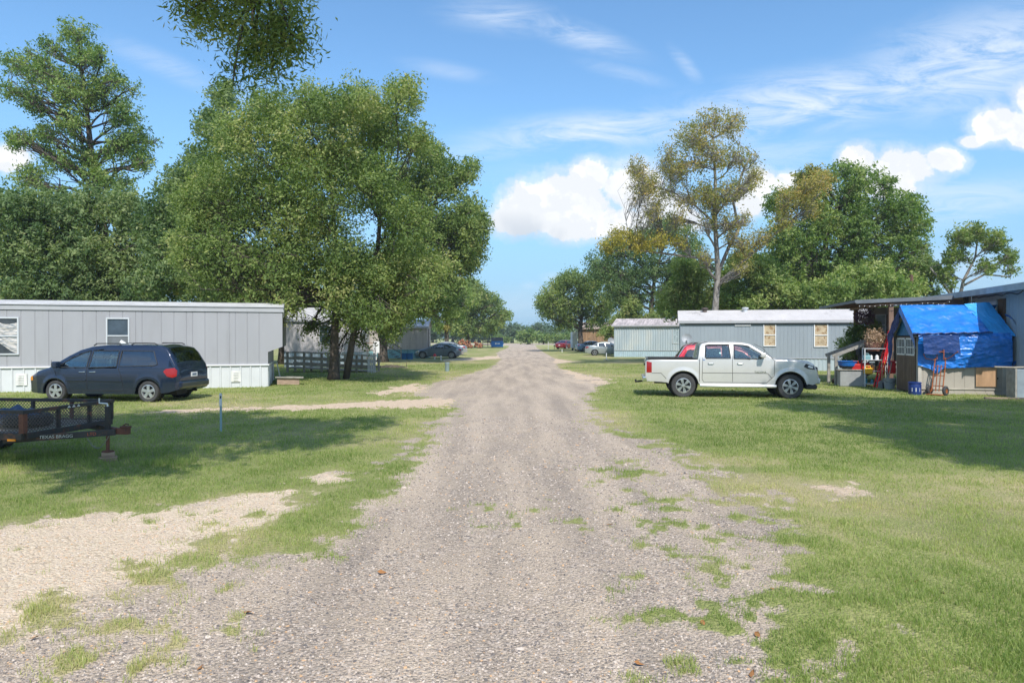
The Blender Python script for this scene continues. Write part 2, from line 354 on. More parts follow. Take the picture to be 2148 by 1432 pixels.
def ground_material():
    ma = bpy.data.materials.new('turf_and_gravel'); ma.use_nodes = True; nt = ma.node_tree; L = nt.links.new
    p = nt.nodes['Principled BSDF']; p.inputs['Roughness'].default_value = .95; p.inputs['Specular IOR Level'].default_value = .15
    def N(t, **k):
        n = nt.nodes.new(t)
        for a, b in k.items(): setattr(n, a, b)
        return n
    def attr(a): n = N('ShaderNodeAttribute', attribute_name=a); return n.outputs['Fac']
    geo = N('ShaderNodeNewGeometry').outputs['Position']
    def noise(sc, det=5, rough=.6):
        n = N('ShaderNodeTexNoise'); L(geo, n.inputs['Vector']); n.inputs['Scale'].default_value = sc; n.inputs['Detail'].default_value = det; n.inputs['Roughness'].default_value = rough; return n.outputs['Fac']
    def ramp(f, stops):
        r = N('ShaderNodeValToRGB'); L(f, r.inputs[0]); e = r.color_ramp.elements
        while len(e) < len(stops): e.new(.5)
        for el, (q, c) in zip(e, stops): el.position = q; el.color = (*c, 1)
        return r.outputs[0]
    def mix(f, a, b, bt='MIX'):
        n = N('ShaderNodeMix', data_type='RGBA', blend_type=bt)
        for s, xx in ((n.inputs[0], f), (n.inputs[6], a), (n.inputs[7], b)):
            if isinstance(xx, (int, float)): s.default_value = xx
            elif isinstance(xx, tuple): s.default_value = (*xx, 1)
            else: L(xx, s)
        return n.outputs[2]
    def m(op, a, b, c=None, clamp=False):
        n = N('ShaderNodeMath', operation=op, use_clamp=clamp)
        for s, xx in zip(n.inputs, (a, b, c)):
            if xx is None: continue
            if isinstance(xx, (int, float)): s.default_value = xx
            else: L(xx, s)
        return n.outputs[0]
    def ss(x, a, b):
        n = N('ShaderNodeMapRange', interpolation_type='SMOOTHSTEP'); L(x, n.inputs[0]); n.inputs[1].default_value = a; n.inputs[2].default_value = b; return n.outputs[0]
    vo = N('ShaderNodeTexVoronoi'); L(geo, vo.inputs['Vector']); vo.inputs['Scale'].default_value = 46
    vs = N('ShaderNodeSeparateColor'); L(vo.outputs['Color'], vs.inputs[0])
    vo2 = N('ShaderNodeTexVoronoi'); L(geo, vo2.inputs['Vector']); vo2.inputs['Scale'].default_value = 110
    vs2 = N('ShaderNodeSeparateColor'); L(vo2.outputs['Color'], vs2.inputs[0])
    stone = ramp(vs.outputs[0], [(0, (.17,.148,.130)), (.22, (.34,.280,.235)), (.5, (.49,.400,.320)), (.74, (.58,.485,.39)), (.93, (.61,.53,.46)), (1, (.52,.36,.23))])
    stone2 = ramp(vs2.outputs[0], [(0, (.21,.178,.148)), (.4, (.42,.342,.270)), (.8, (.53,.440,.345)), (1, (.60,.52,.43))])
    sand = ramp(noise(60, 4, .7), [(.3, (.42,.34,.262)), (.7, (.60,.495,.385))])
    road = mix(ss(noise(1.3, 6, .65), .40, .62), mix(ss(noise(9, 3), .42, .6), stone, stone2), mix(.45, sand, stone2))
    # streaks worn along the wheel tracks and darker stretches
    mp = N('ShaderNodeMapping'); L(geo, mp.inputs[0]); mp.inputs['Scale'].default_value = (1.6, .16, 1)
    st = N('ShaderNodeTexNoise'); L(mp.outputs[0], st.inputs['Vector']); st.inputs['Scale'].default_value = 1.2; st.inputs['Detail'].default_value = 6
    road = mix(1.0, road, ramp(st.outputs['Fac'], [(.32, (.72,.725,.745)), (.62, (1.06,1.05,1.04))]), 'MULTIPLY')
    lime = mix(ss(noise(5, 4), .42, .62), ramp(vs.outputs[0], [(0, (.42,.33,.23)), (.4, (.62,.50,.365)), (1, (.74,.63,.49))]), ramp(noise(70, 4), [(.3, (.56,.44,.32)), (.7, (.74,.62,.48))]))
    base = mix(attr('pale'), road, lime)
    soil = ramp(noise(12, 6, .7), [(.3, (.42,.30,.20)), (.6, (.66,.53,.40)), (.8, (.74,.62,.50))])
    base = mix(ss(m('ADD', attr('dirt'), m('MULTIPLY', m('SUBTRACT', noise(7, 5), .5), .7)), .3, .7), base, soil)
    green = ramp(noise(26, 6, .75), [(.28, (.14,.165,.06)), (.5, (.265,.285,.11)), (.75, (.36,.365,.16))])
    dryc = ramp(noise(30, 6, .75), [(.28, (.20,.175,.09)), (.5, (.37,.33,.18)), (.75, (.50,.43,.28))])
    dryf = m('ADD', attr('dry'), m('MULTIPLY', m('SUBTRACT', noise(2.6, 5), .5), .8))
    turf = mix(ss(dryf, .22, .95), green, dryc)
    turf = mix(1.0, turf, ramp(noise(.55, 5, .6), [(.3, (.80,.84,.78)), (.7, (1.16,1.12,1.10))]), 'MULTIPLY')
    turf = mix(m('MULTIPLY', attr('far'), .8), turf, ramp(noise(.09, 4), [(.3, (.26,.29,.10)), (.7, (.40,.40,.18))]))
    gf = m('ADD', attr('grass'), m('MULTIPLY', m('SUBTRACT', noise(16, 5, .7), .5), 1.1))
    gf = ss(gf, .38, .66)
    col = mix(gf, base, turf)
    L(col, p.inputs['Base Color'])
    hgt = m('ADD', m('MULTIPLY', vo.outputs['Distance'], -1.0), m('MULTIPLY', noise(60, 4, .7), .8))
    b = N('ShaderNodeBump'); b.inputs['Strength'].default_value = .75; b.inputs['Distance'].default_value = .022; L(hgt, b.inputs['Height']); L(b.outputs[0], p.inputs['Normal'])
    return ma
gmat = ground_material()
far = np.clip((YY - 125) / 50, 0, 1) * (1 - np.clip((dr + .3), 0, 1))
def sheet(name, sel):
    q = quads[sel]; used = np.unique(q); remap = np.full(nr * nc, -1); remap[used] = np.arange(len(used))
    V = np.stack([XX.ravel(), YY.ravel(), ZZ.ravel()], -1)[used]
    o = np_mesh(name, V, [remap[q]], gmat, smooth=True, attrs={'grass': gm.ravel()[used], 'pale': pale.ravel()[used], 'dirt': dirt.ravel()[used], 'dry': dry.ravel()[used], 'far': far.ravel()[used]})
    return tag(o, kind='structure')
onroad = cdr > 0; ondrive = (cdd > 0) & ~onroad
sheet('gravel_road', onroad); sheet('driveway', ondrive); sheet('ground', ~onroad & ~ondrive)

# ------------------------------------------------------------------ grass blades
def leafmat(name, stops, trans=.35, rough=.55):
    ma = bpy.data.materials.new(name); ma.use_nodes = True; nt = ma.node_tree; L = nt.links.new; nt.nodes.clear()
    a = nt.nodes.new('ShaderNodeAttribute'); a.attribute_name = 'tint'
    r = nt.nodes.new('ShaderNodeValToRGB'); L(a.outputs['Fac'], r.inputs[0]); e = r.color_ramp.elements
    while len(e) < len(stops): e.new(.5)
    for el, (q, c) in zip(e, stops): el.position = q; el.color = (*c, 1)
    d = nt.nodes.new('ShaderNodeBsdfPrincipled'); L(r.outputs[0], d.inputs['Base Color']); d.inputs['Roughness'].default_value = rough; d.inputs['Specular IOR Level'].default_value = .3
    t = nt.nodes.new('ShaderNodeBsdfTranslucent'); g = nt.nodes.new('ShaderNodeMix'); g.data_type = 'RGBA'; g.blend_type = 'MULTIPLY'; g.inputs[0].default_value = 1
    L(r.outputs[0], g.inputs[6]); g.inputs[7].default_value = (1.5, 1.7, .7, 1); L(g.outputs[2], t.inputs[0])
    m = nt.nodes.new('ShaderNodeMixShader'); m.inputs[0].default_value = trans; L(d.outputs[0], m.inputs[1]); L(t.outputs[0], m.inputs[2])
    o = nt.nodes.new('ShaderNodeOutputMaterial'); L(m.outputs[0], o.inputs[0]); return ma
M_blade = leafmat('grass_blade', [(0, (.16,.225,.065)), (.35, (.30,.36,.12)), (.6, (.42,.43,.19)), (.8, (.54,.475,.28)), (1, (.64,.56,.37))], .45)
rng = np.random.default_rng(5)
def blades(n, y0, y1, hs, name, label):
    Y = y0 * (y1 / y0) ** rng.random(n)
    X = (rng.random(n) * 2 - 1) * (.80 * Y + .4)
    g, pl, di, dr_, rd, _ = masks(X, Y)
    dens = np.clip(g, 0, 1) * (1 - di)
    clump = fbm(X * 3.2, Y * 3.2, 83, 3) + .5
    keep = rng.random(n) < dens * np.clip(.05 + clump * 1.3 - .25 * dr_, 0, 1)
    X = X[keep]; Y = Y[keep]; dr_ = dr_[keep]; clump = clump[keep]; k = len(X); g = g[keep]
    h = hs * (.5 + rng.random(k) * .8) * (.55 + clump) * (.6 + .4 * g); tall = rng.random(k) < .012; h = np.where(tall, h * 2.2, h)
    lush = np.clip((11.5 - Y) / 2, 0, 1) * (X < -4.5) * (Y > 9.4); h = h * (1 + lush * .9)
    w = np.maximum(.0042, Y * .00062) * (.7 + rng.random(k) * .7)
    a = rng.random(k) * 2 * np.pi; la = rng.random(k) * 2 * np.pi; ln = (.15 + .75 * rng.random(k) ** 1.3) * h
    z = gheight(X, Y) + .005
    dx, dy = np.cos(a) * w / 2, np.sin(a) * w / 2; lx, ly = np.cos(la) * ln, np.sin(la) * ln
    V = np.empty((k, 5, 3))
    V[:, 0] = np.stack([X - dx, Y - dy, z], -1); V[:, 1] = np.stack([X + dx, Y + dy, z], -1)
    V[:, 2] = np.stack([X + dx * .8 + lx * .35, Y + dy * .8 + ly * .35, z + h * .6], -1); V[:, 3] = np.stack([X - dx * .8 + lx * .35, Y - dy * .8 + ly * .35, z + h * .6], -1)
    V[:, 4] = np.stack([X + lx, Y + ly, z + h * .98 - ln * .15], -1)
    t = np.clip(.10 + dr_ * .62 + (rng.random(k) - .5) * .42 + fbm(X * .5, Y * .5, 5, 3) * .3, 0, 1)
    i = np.arange(k) * 5
    return tag(np_mesh(name, V.reshape(-1, 3), [np.stack([i, i + 1, i + 2, i + 3], -1), np.stack([i + 3, i + 2, i + 4], -1)], M_blade, attrs={'tint': np.repeat(t, 5)}), label, 'grass', kind='stuff')
NB = 1.0
blades(int(800000 * NB), 2.9, 46, .046, 'grass', 'short mown lawn grass, green with straw coloured patches')
# ------------------------------------------------------------------ loose stones and bits of grit near the viewer
M_stone = leafmat('loose_stone', [(0, (.12,.11,.11)), (.3, (.27,.235,.21)), (.55, (.42,.35,.295)), (.85, (.56,.485,.42)), (1, (.52,.34,.2))], 0.0, .85)
def stones(n, y0, y1):
    Y = y0 * (y1 / y0) ** rng.random(n); X = (rng.random(n) * 2 - 1) * (.80 * Y + .3)
    g, pl, di, _, rd, dd_ = masks(X, Y)
    keep = rng.random(n) < (1 - g) * (1 - di * .9) * np.clip(.35 + (fbm(X * 1.4, Y * 1.4, 15, 4) + .5) * .9, 0, 1)
    X, Y, pl = X[keep], Y[keep], pl[keep]; k = len(X)
    s = (.0032 + .0075 * rng.random(k) ** 3.0) * np.clip(Y / 6, 1, 1.5)
    big = rng.random(k) < .004; s = np.where(big, s * 2.0, s)
    base = np.array([[1,0,0],[0,1,0],[-1,0,0],[0,-1,0],[0,0,1],[.7,.7,.75],[-.7,.7,.7],[0,-.9,.6]])
    base = np.array([[1,.2,0],[.3,1,0],[-.8,.6,0],[-.9,-.5,0],[.2,-1,0],[.5,.35,.8],[-.35,.5,.9],[-.3,-.5,.75]])
    fc = np.array([[0,1,5],[1,2,6],[1,6,5],[2,3,6],[3,7,6],[3,4,7],[4,0,7],[0,5,7],[5,6,7]])
    a = rng.random(k) * 2 * np.pi; B = base[None] * (1 + (rng.random((k, 8, 3)) - .5) * .5)
    B[:, :, 2] *= (.45 + rng.random(k) * .5)[:, None]; B[:, :, 0] *= (.7 + rng.random(k) * .8)[:, None]
    x = (B[:, :, 0] * np.cos(a)[:, None] - B[:, :, 1] * np.sin(a)[:, None]) * s[:, None] + X[:, None]
    y = (B[:, :, 0] * np.sin(a)[:, None] + B[:, :, 1] * np.cos(a)[:, None]) * s[:, None] + Y[:, None]
    z = B[:, :, 2] * s[:, None] + gheight(X, Y)[:, None] + .001
    t = np.clip(rng.random(k) * .85 + pl * (.35 + .1 * rng.random(k)) , 0, .93); t = np.where(rng.random(k) < .05, 1, t)
    F_ = (fc[None] + (np.arange(k) * 8)[:, None, None]).reshape(-1, 3)
    return tag(np_mesh('loose_gravel', np.stack([x, y, z], -1).reshape(-1, 3), [F_], M_stone, attrs={'tint': np.repeat(t, 8)}), 'crushed grey and tan stones lying loose on the road and driveway', 'gravel', kind='stuff')
stones(int(150000 * NB), 2.9, 16)
# fallen leaves
M_fall = mat('dead_leaf', (.33, .15, .05), .8, var=.4, scale=1.5)
lm = MB(); lm.add([(-.035,0,.004),(-.012,.018,.014),(.016,.016,.006),(.04,0,.012),(.014,-.018,.010),(-.014,-.016,.004)], [(0,1,2,3),(0,3,4,5)])
leaf0 = lm.build('fallen_leaf', M_fall, fix=False)
LEAVES = [(1280,1105),(800,1205),(1340,1395),(1475,1310),(1590,1335),(1620,1240),(1925,1225),(1580,1415),(70,1345),(420,1405),(1980,1250),(520,1290)]
for i, (px, py) in enumerate(LEAVES):
    o = leaf0 if i == 0 else link(leaf0.copy())
    x, y = G(px, py); o.location = (x, y, float(gheight(np.array(x), np.array(y))) + .012); o.rotation_euler = (rng.random() * .5, rng.random() * .5, rng.random() * 6); s_ = .6 + rng.random() * .4; o.scale = (s_, s_, s_)
    tag(o, 'small curled brown dead leaf lying on the gravel or turf near the viewer', 'leaf', 'fallen dead leaves')
# ------------------------------------------------------------------ trees
GREENS = {
 'oak':   [(0, (.062,.108,.028)), (.4, (.145,.210,.060)), (.75, (.270,.320,.105)), (1, (.40,.38,.17))],
 'deep':  [(0, (.055,.105,.040)), (.4, (.115,.180,.068)), (.75, (.225,.285,.12)), (1, (.31,.34,.16))],
 'bright':[(0, (.065,.125,.034)), (.4, (.155,.235,.062)), (.75, (.285,.345,.112)), (1, (.35,.37,.16))],
 'rust':  [(0, (.15,.18,.055)), (.35, (.27,.26,.08)), (.7, (.38,.30,.095)), (1, (.46,.29,.09))],
 'yellow':[(0, (.18,.20,.05)), (.4, (.32,.29,.06)), (.75, (.46,.36,.07)), (1, (.52,.40,.09))],
 'far':   [(0, (.085,.140,.085)), (.5, (.125,.180,.110)), (1, (.18,.22,.13))],  # distant leaves: bluish haze tone mixed into the leaf colour
}
MLEAF = {k: leafmat('leaf_' + k, v, .36, .6) for k, v in GREENS.items()}
M_bark = mat('bark', (.085, .070, .058), .9, var=.4, scale=6, bump=.6, bscale=18, stretch=(1, 1, .25))
M_barkpale = mat('pale_bark', (.27, .25, .225), .9, var=.35, scale=5, bump=.5, bscale=14, col2=(.14,.125,.11), stretch=(1, 1, .3))
trng = np.random.default_rng(11)
def fol(centers, radii, n, leaf, seed, tint0=.4, flat=1.05, twigs=None, per=14, tr=.30, hollow=.5, asp=.42):
    """leaf quads for a set of puffs: each puff is a few lobes, each lobe many twigs, each twig some leaves"""
    rg = np.random.default_rng(seed); C_ = np.array(centers, float); Rr = np.array(radii, float)
    wt = Rr ** 2; wt = wt / wt.sum(); nt_ = max(1, n // per)
    pick = rg.choice(len(C_), nt_, p=wt)
    nl = 9; lob = rg.normal(size=(len(C_), nl, 3)); lob /= np.linalg.norm(lob, axis=2, keepdims=True); lob[:, :, 2] = lob[:, :, 2] * .95
    li = rg.integers(0, nl, nt_); d = rg.normal(size=(nt_, 3)); d /= np.linalg.norm(d, axis=1, keepdims=True); d[:, 2] = d[:, 2] * 1.0 + .1
    rad = Rr[pick]
    T = C_[pick] + lob[pick, li] * (rad * .62)[:, None] + d * (rad * .56 * rg.random(nt_) ** hollow)[:, None] * np.array([1, 1, flat])
    if len(C_) > 3:
        mv = rg.random(nt_) < .34; D = np.linalg.norm(C_[:, None] - C_[None], axis=2) + np.eye(len(C_)) * 1e6; nb = np.argsort(D, 1)[:, :3]
        tgt = nb[pick, rg.integers(0, 3, nt_)]; ok = mv & (D[pick, tgt] < 2.6 * rad); al = rg.random(nt_)[:, None] * .7
        T = np.where(ok[:, None], T * (1 - al) + (C_[tgt] + d * (Rr[tgt] * .7)[:, None]) * al, T)
    tt_ = tint0 + rg.normal(size=nt_) * .13 + (rg.random(len(C_)) - .5)[pick] * .38 + (rg.random((len(C_), nl)) - .5)[pick, li] * .40
    dirn = T - C_[pick]; dirn[:, 2] -= .12 * rad; dirn /= (np.linalg.norm(dirn, axis=1, keepdims=True) + 1e-6)
    k = nt_ * per; ti = np.repeat(np.arange(nt_), per)
    P = T[ti] + rg.normal(size=(k, 3)) * tr * .42 * np.array([1, 1, .9]) + dirn[ti] * ((rg.random(k) - .3) * tr * 1.1)[:, None]
    nrm = rg.normal(size=(k, 3)) * .8 + np.array([0, 0, .40]) + dirn[ti] * .6; nrm /= np.linalg.norm(nrm, axis=1, keepdims=True)
    a = np.cross(nrm, rg.normal(size=(k, 3))); a /= (np.linalg.norm(a, axis=1, keepdims=True) + 1e-9); b = np.cross(nrm, a)
    s = (leaf * (.6 + .8 * rg.random(k)))[:, None]
    V = np.stack([P - a * s, P + b * s * asp - a * s * .1, P + a * s + nrm * s * .15, P - b * s * asp - a * s * .1], 1).reshape(-1, 3)
    tint = np.clip(tt_[ti] + (rg.random(k) - .5) * .25, 0, 1)
    return V, np.repeat(tint, 4), T
def limb(mb, a, b, r0, r1, n=7, wob=.08, sag=0.0, k=6):
    a = np.array(a, float); b = np.array(b, float); L_ = np.linalg.norm(b - a); pts = []; off = trng.normal(size=3) * L_ * wob; off2 = trng.normal(size=3) * L_ * wob * .5
    for i in range(k + 1):
        t = i / k; p = a * (1 - t) + b * t + off * math.sin(math.pi * t) + off2 * math.sin(2 * math.pi * t); p[2] += sag * math.sin(math.pi * t); pts.append(p)
    mb.tube(pts, [r0 * (1 - t_ / k) ** .8 + r1 * (1 - (1 - t_ / k) ** .8) for t_ in range(k + 1)], n); return pts
def tree(name, label, Y, circles, trunk, leaves=30000, leaf=.10, kind='oak', depth=None, seed=1, bark=None, group=None, r0=.25, extra=(), cat='tree', tint0=.4, per=14, tr=.3, fine=1.0, hollow=.5, sub=True, stems=None, low=.16):
    """circles: (px, py, r_px[, dY]) puffs seen at distance Y; trunk: list of (px, py) from the ground up; both become metres at their own depth"""
    rg = np.random.default_rng(seed); s = Y / F
    bx = PX(trunk[0][0], Y); by = Y
    e = thing(name, label, cat, (bx, by, 0), 0, group)
    if depth is None: depth = .55 * max(abs(c[0] - trunk[0][0]) + c[2] for c in circles) * s
    C_, R_ = [], []
    for c in circles:
        ds = [c[3]] if len(c) > 3 else ([0.0, depth * (.35 + .4 * rg.random()), -depth * (.35 + .4 * rg.random())] if c[2] > 34 * 40 / Y * .6 else [depth * (rg.random() - .5)])
        for dY in ds:
            q = (Y + dY) / F
            C_.append(((c[0] - CX) * q - bx, dY, H + (HOR - c[1]) * q)); R_.append(c[2] * s * (1.0 if dY == 0 else .92))
    V, tint, T = fol(C_, R_, leaves, leaf, seed, tint0, per=per, tr=tr, hollow=hollow)
    ix = np.arange(len(V) // 4) * 4
    np_mesh('crown', V, [np.stack([ix, ix + 1, ix + 2, ix + 3], -1)], MLEAF[kind], e, attrs={'tint': tint})
    for (kd, circ, nn) in extra:     # differently coloured boughs
        C2, R2 = [], []
        for c in circ:
            for dY in ([c[3]] if len(c) > 3 else [0.0, -.8]):
                q = (Y + dY) / F; C2.append(((c[0] - CX) * q - bx, dY, H + (HOR - c[1]) * q)); R2.append(c[2] * s)
        V2, t2, T2 = fol(C2, R2, nn, leaf, seed + 7, .5, per=per, tr=tr, hollow=hollow); i2 = np.arange(len(V2) // 4) * 4
        o = np_mesh('bough_foliage', V2, [np.stack([i2, i2 + 1, i2 + 2, i2 + 3], -1)], MLEAF[kd], e, attrs={'tint': t2})
        C_ += C2; R_ += R2; T = np.concatenate([T, T2])
    w = MB()
    TP = [np.array((PX(p[0], Y) - bx, 0, max(0, PZ(p[1], Y)) if i else -.1)) for i, p in enumerate(trunk)]
    pts = []
    for i in range(len(TP) - 1):
        for j in range(4): pts.append(TP[i] * (1 - j / 4) + TP[i + 1] * j / 4)
    pts.append(TP[-1]); K = len(pts); top = max(c[2] for c in C_)
    rr = [r0 * ((1 - .82 * i / K) + .45 * math.exp(-i * 1.6)) for i in range(K)]
    w.tube(pts, rr, 10)
    for st in (stems or []):
        sp = [np.array((PX(p[0], Y) - bx, .25 if p[1] > 720 or i else .1, PZ(p[1], Y) if (i or p[1] < 720) else -.1)) for i, p in enumerate(st[0])]
        w.tube(sp, [st[1] * (1 - .7 * i / len(sp)) for i in range(len(sp))], 9); pts = pts + sp; rr = rr + [st[1] * (1 - .7 * i / len(sp)) for i in range(len(sp))]
    PA = np.array(pts); lowest = min(.22 * top, min(c[2] for c in C_) * .9)
    lowest = max(lowest, low * top)
    for c, r in zip(C_, R_):
        c = np.array(c); d = np.linalg.norm(PA - c, axis=1) + np.maximum(0, PA[:, 2] - c[2] + .35 * np.hypot(c[0], c[1])) * 1.5
        d[PA[:, 2] < lowest] += 50
        i = int(np.argmin(d)); rb = min(rr[i] * .5, .015 + .028 * np.linalg.norm(PA[i] - c) ** .8)
        lp = limb(w, PA[i], c, rb, rb * .35, 6, .07)
        near = T[np.linalg.norm(T - c, axis=1) < r * 1.15]
        if sub and len(near):
            for q in near[rg.integers(0, len(near), int(7 * fine))]:
                limb(w, lp[rg.integers(2, len(lp))], q, rb * .38, .008, 4, .1, k=3)
    w.build('trunk', bark or M_bark, e, smooth=2, fix=False)
    return e

# the big double-stemmed tree beside the road
tree('shade_tree', 'broad olive green oak with two dark stems leaning apart beside the wooden ramp', 29.2,
     [(700,235,50),(760,220,45),(640,215,48),(845,205,40),(800,270,60),(560,235,50),(500,300,60),(620,310,75),(720,330,80),(440,390,55),(540,410,80),(650,430,85),(780,400,80),(870,300,36),(860,470,60),(420,480,50),(480,530,65),(600,530,75),(720,540,75),(830,560,65),(400,560,30),(560,600,42),(470,590,38),(780,610,60),(870,610,42),(700,620,46),(740,660,34),(860,180,26),(735,185,26),(690,700,26,0.8),(655,690,22,1.2),(800,660,40),(850,660,30),(640,690,20,1.5),(680,720,16,.6),(740,700,24,.5),(700,745,12,.5),(400,430,40),(385,520,34),(430,600,36),(520,640,34),(600,640,36),(900,560,40),(820,690,30),(760,720,16)],
     [(700,797),(702,700),(706,600),(700,450),(690,330)], 215000, .066, 'oak', 4.2, 1, low=.24, r0=.21, fine=1.3, stems=[([(722,797),(735,720),(752,640),(790,520),(800,400)], .16)], tint0=.5)
tree('shade_tree', 'tall oak with spiky right edge overhanging the road side behind the double stemmed oak', 50,
     [(900,330,38),(870,400,60),(940,380,45),(985,360,26),(960,470,55),(905,500,70),(990,440,30),(1010,470,22),(950,560,50),(985,530,38),(900,600,60),(850,640,50),(930,640,36),(830,560,60),(1000,500,26),(880,300,22)],
     [(803,760),(803,700),(820,640),(870,500),(890,380)], 60000, .12, 'oak', 4.5, 2, r0=.36, tint0=.42, tr=.4)
tree('dark_oak', 'dark green oak whose crown rises behind the left of the double stemmed oak', 38,
     [(470,205,34),(450,270,42),(430,340,44),(390,370,36),(360,400,36),(350,450,50),(400,450,50),(330,520,50),(400,540,60),(460,450,60),(340,590,55),(430,610,55),(500,620,40)],
     [(455,775),(455,620),(450,450),(458,300)], 45000, .105, 'deep', 3.5, 3, r0=.28, tint0=.45, extra=[('rust', [(395,600,22),(430,585,18)], 1500)])
tree('tall_oak', 'tall open crowned oak leaning left, highest tree behind the grey mobile home', 47,
     [(165,75,32),(110,100,26),(60,110,16),(180,130,36),(215,120,20),(90,150,36),(30,135,26),(25,190,20),(140,190,44),(200,200,40),(75,215,34),(260,240,36),(285,190,16),(240,170,26),(150,260,36),(95,280,24),(40,290,26),(20,285,16),(290,300,34),(320,300,16),(240,310,34),(180,330,30),(300,340,22),(120,340,34),(60,375,34),(200,380,34),(260,390,26)],
     [(245,790),(235,600),(215,460),(195,340),(180,200),(165,100)], 36000, .10, 'bright', 4.0, 4, r0=.36, fine=2.4, tint0=.4, hollow=1.0, low=.42, tr=.36)
tree('leafy_tree', 'dense bushy tree at the far left behind the grey mobile home', 40,
     [(30,440,50),(100,430,50),(10,520,60),(90,530,70),(30,600,50),(120,610,50),(20,650,40),(90,650,40),(70,480,50),(-10,440,40)], [(60,790),(60,600),(60,450)], 52000, .11, 'deep', 3, 5, r0=.22, tint0=.5)
tree('leafy_tree', 'dense bushy tree under the tall oak behind the grey mobile home', 41,
     [(190,440,50),(260,440,50),(170,520,70),(250,540,70),(200,600,60),(290,600,50),(320,480,44),(160,640,44),(240,650,40),(320,640,40),(350,560,50),(140,450,40)], [(215,790),(218,620),(220,470)], 60000, .11, 'deep', 3, 6, r0=.24, tint0=.5)
tree('leafy_tree', 'low tree filling the gap behind the grey mobile home and the double stemmed oak', 46,
     [(560,640,44),(620,650,40),(540,580,50),(620,600,44),(660,640,40)], [(590,760),(592,650),(590,590)], 20000, .11, 'oak', 3, 7, r0=.2, tint0=.4)
tree('roadside_tree', 'slim tree with vine wrapped trunk behind the two parked cars on the left', 88,
     [(925,625,26),(900,650,22),(955,640,24),(935,590,22),(970,600,20),(910,610,24),(960,665,16),(915,680,14),(890,620,30),(985,630,18)],
     [(937,745),(937,700),(938,650),(936,600)], 16000, .17, 'bright', 3, 8, r0=.33, tint0=.45, tr=.5, extra=[('rust', [(937,672,7,-.3),(938,690,6,-.3)], 500)])
tree('roadside_tree', 'round spreading tree beside the dumpster at the end of the road', 122,
     [(985,600,22),(960,620,26),(1005,620,26),(1035,640,22),(1000,655,28),(965,660,26),(1050,668,18),(1035,680,18),(985,690,20),(960,690,20),(1065,662,10),(1020,690,14)],
     [(980,729),(982,690),(985,640)], 22000, .22, 'oak', 6, 9, r0=.45, tint0=.55, tr=.6)
tree('bare_tipped_tree', 'tall rust tinged tree with pale trunk and crooked limbs behind the long grey home', 43,
     [(1480,260,34),(1530,265,34),(1440,285,30),(1400,320,24),(1450,340,36),(1500,330,40),(1550,330,30),(1420,370,24),(1480,400,34),(1530,400,34),(1340,360,22),(1360,390,26),(1330,420,18),(1375,430,22),(1400,400,22),(1350,470,16),(1590,330,14),(1570,395,20),(1420,460,22),(1520,470,28),(1560,460,20),(1480,470,20),(1440,500,16),(1500,240,16),(1545,245,16),(1460,300,26),(1330,350,20),(1350,400,24),(1370,450,20),(1320,390,14),(1400,350,22),(1440,420,26),(1500,430,30),(1580,370,24),(1540,500,24),(1470,540,20),(1560,560,20)],
     [(1497,775),(1500,650),(1506,570),(1500,480),(1500,380),(1495,290)], 24000, .075, 'rust', 3.2, 10, M_barkpale, r0=.24, fine=3.5, tint0=.42, hollow=1.1, tr=.34, per=6,
     extra=[('yellow', [(1300,500,24),(1340,510,20),(1380,505,18),(1270,520,16),(1420,510,16)], 4500), ('rust', [(1650,420,26),(1690,400,30),(1720,380,24),(1640,460,24),(1600,500,24),(1560,520,24),(1700,440,20)], 6500)],
     stems=[([(1506,575),(1530,520),(1552,480),(1540,420),(1560,360),(1580,320)], .12), ([(1510,590),(1570,540),(1640,480),(1700,430),(1725,400)], .10), ([(1502,545),(1450,538),(1390,530),(1320,522),(1275,528)], .09), ([(1502,470),(1460,430),(1410,400),(1360,385)], .07)])
tree('green_tree', 'large bright green tree above the porch and right half of the long grey home', 52,
     [(1810,370,30),(1760,360,26),(1850,390,26),(1780,420,46),(1700,400,40),(1640,430,36),(1860,440,40),(1910,430,32),(1720,470,60),(1800,490,60),(1890,500,50),(1930,470,24),(1640,500,44),(1690,540,60),(1780,560,60),(1860,570,50),(1920,560,30),(1620,560,44),(1935,520,20)],
     [(1722,765),(1722,600),(1735,480),(1780,400)], 62000, .12, 'bright', 4.2, 11, r0=.34, fine=1.6, tint0=.4, stems=[([(1722,640),(1680,540),(1650,460)], .16), ([(1722,600),(1790,520),(1860,450)], .15)], extra=[('rust', [(1690,362,26,-2),(1720,385,24,-2),(1700,420,22,-2.4)], 2600)])
tree('green_tree', 'light green bushy tree behind the middle of the long grey home', 47,
     [(1560,560,40),(1600,590,46),(1540,620,36),(1640,620,40),(1580,640,30),(1700,620,36)], [(1600,765),(1600,640),(1600,590)], 30000, .11, 'bright', 3, 12, r0=.2, tint0=.55)
tree('green_tree', 'light green bushy tree just left of the porch roof', 45,
     [(1760,600,40),(1830,590,44),(1880,610,36),(1800,630,36),(1860,640,30),(1740,640,30),(1920,600,24)], [(1810,765),(1810,640),(1812,600)], 24000, .11, 'bright', 3, 13, r0=.2, tint0=.6)
tree('green_tree', 'yellowish green thicket tree left of the pale forked trunk', 50,
     [(1440,600,34),(1470,570,30),(1410,620,30),(1460,640,30),(1400,650,24),(1500,620,34),(1530,590,30),(1540,640,30),(1430,560,22)], [(1460,762),(1460,660),(1465,600)], 26000, .11, 'bright', 3, 31, r0=.2, tint0=.75)
tree('green_tree', 'dark bushy tree between the light green tree and the porch roof', 56,
     [(1680,640,40),(1730,620,44),(1780,640,36),(1850,640,36),(1650,600,36),(1900,640,30),(1700,580,40),(1620,640,34)], [(1720,757),(1720,660),(1720,600)], 26000, .13, 'deep', 3, 32, r0=.2, tint0=.5)
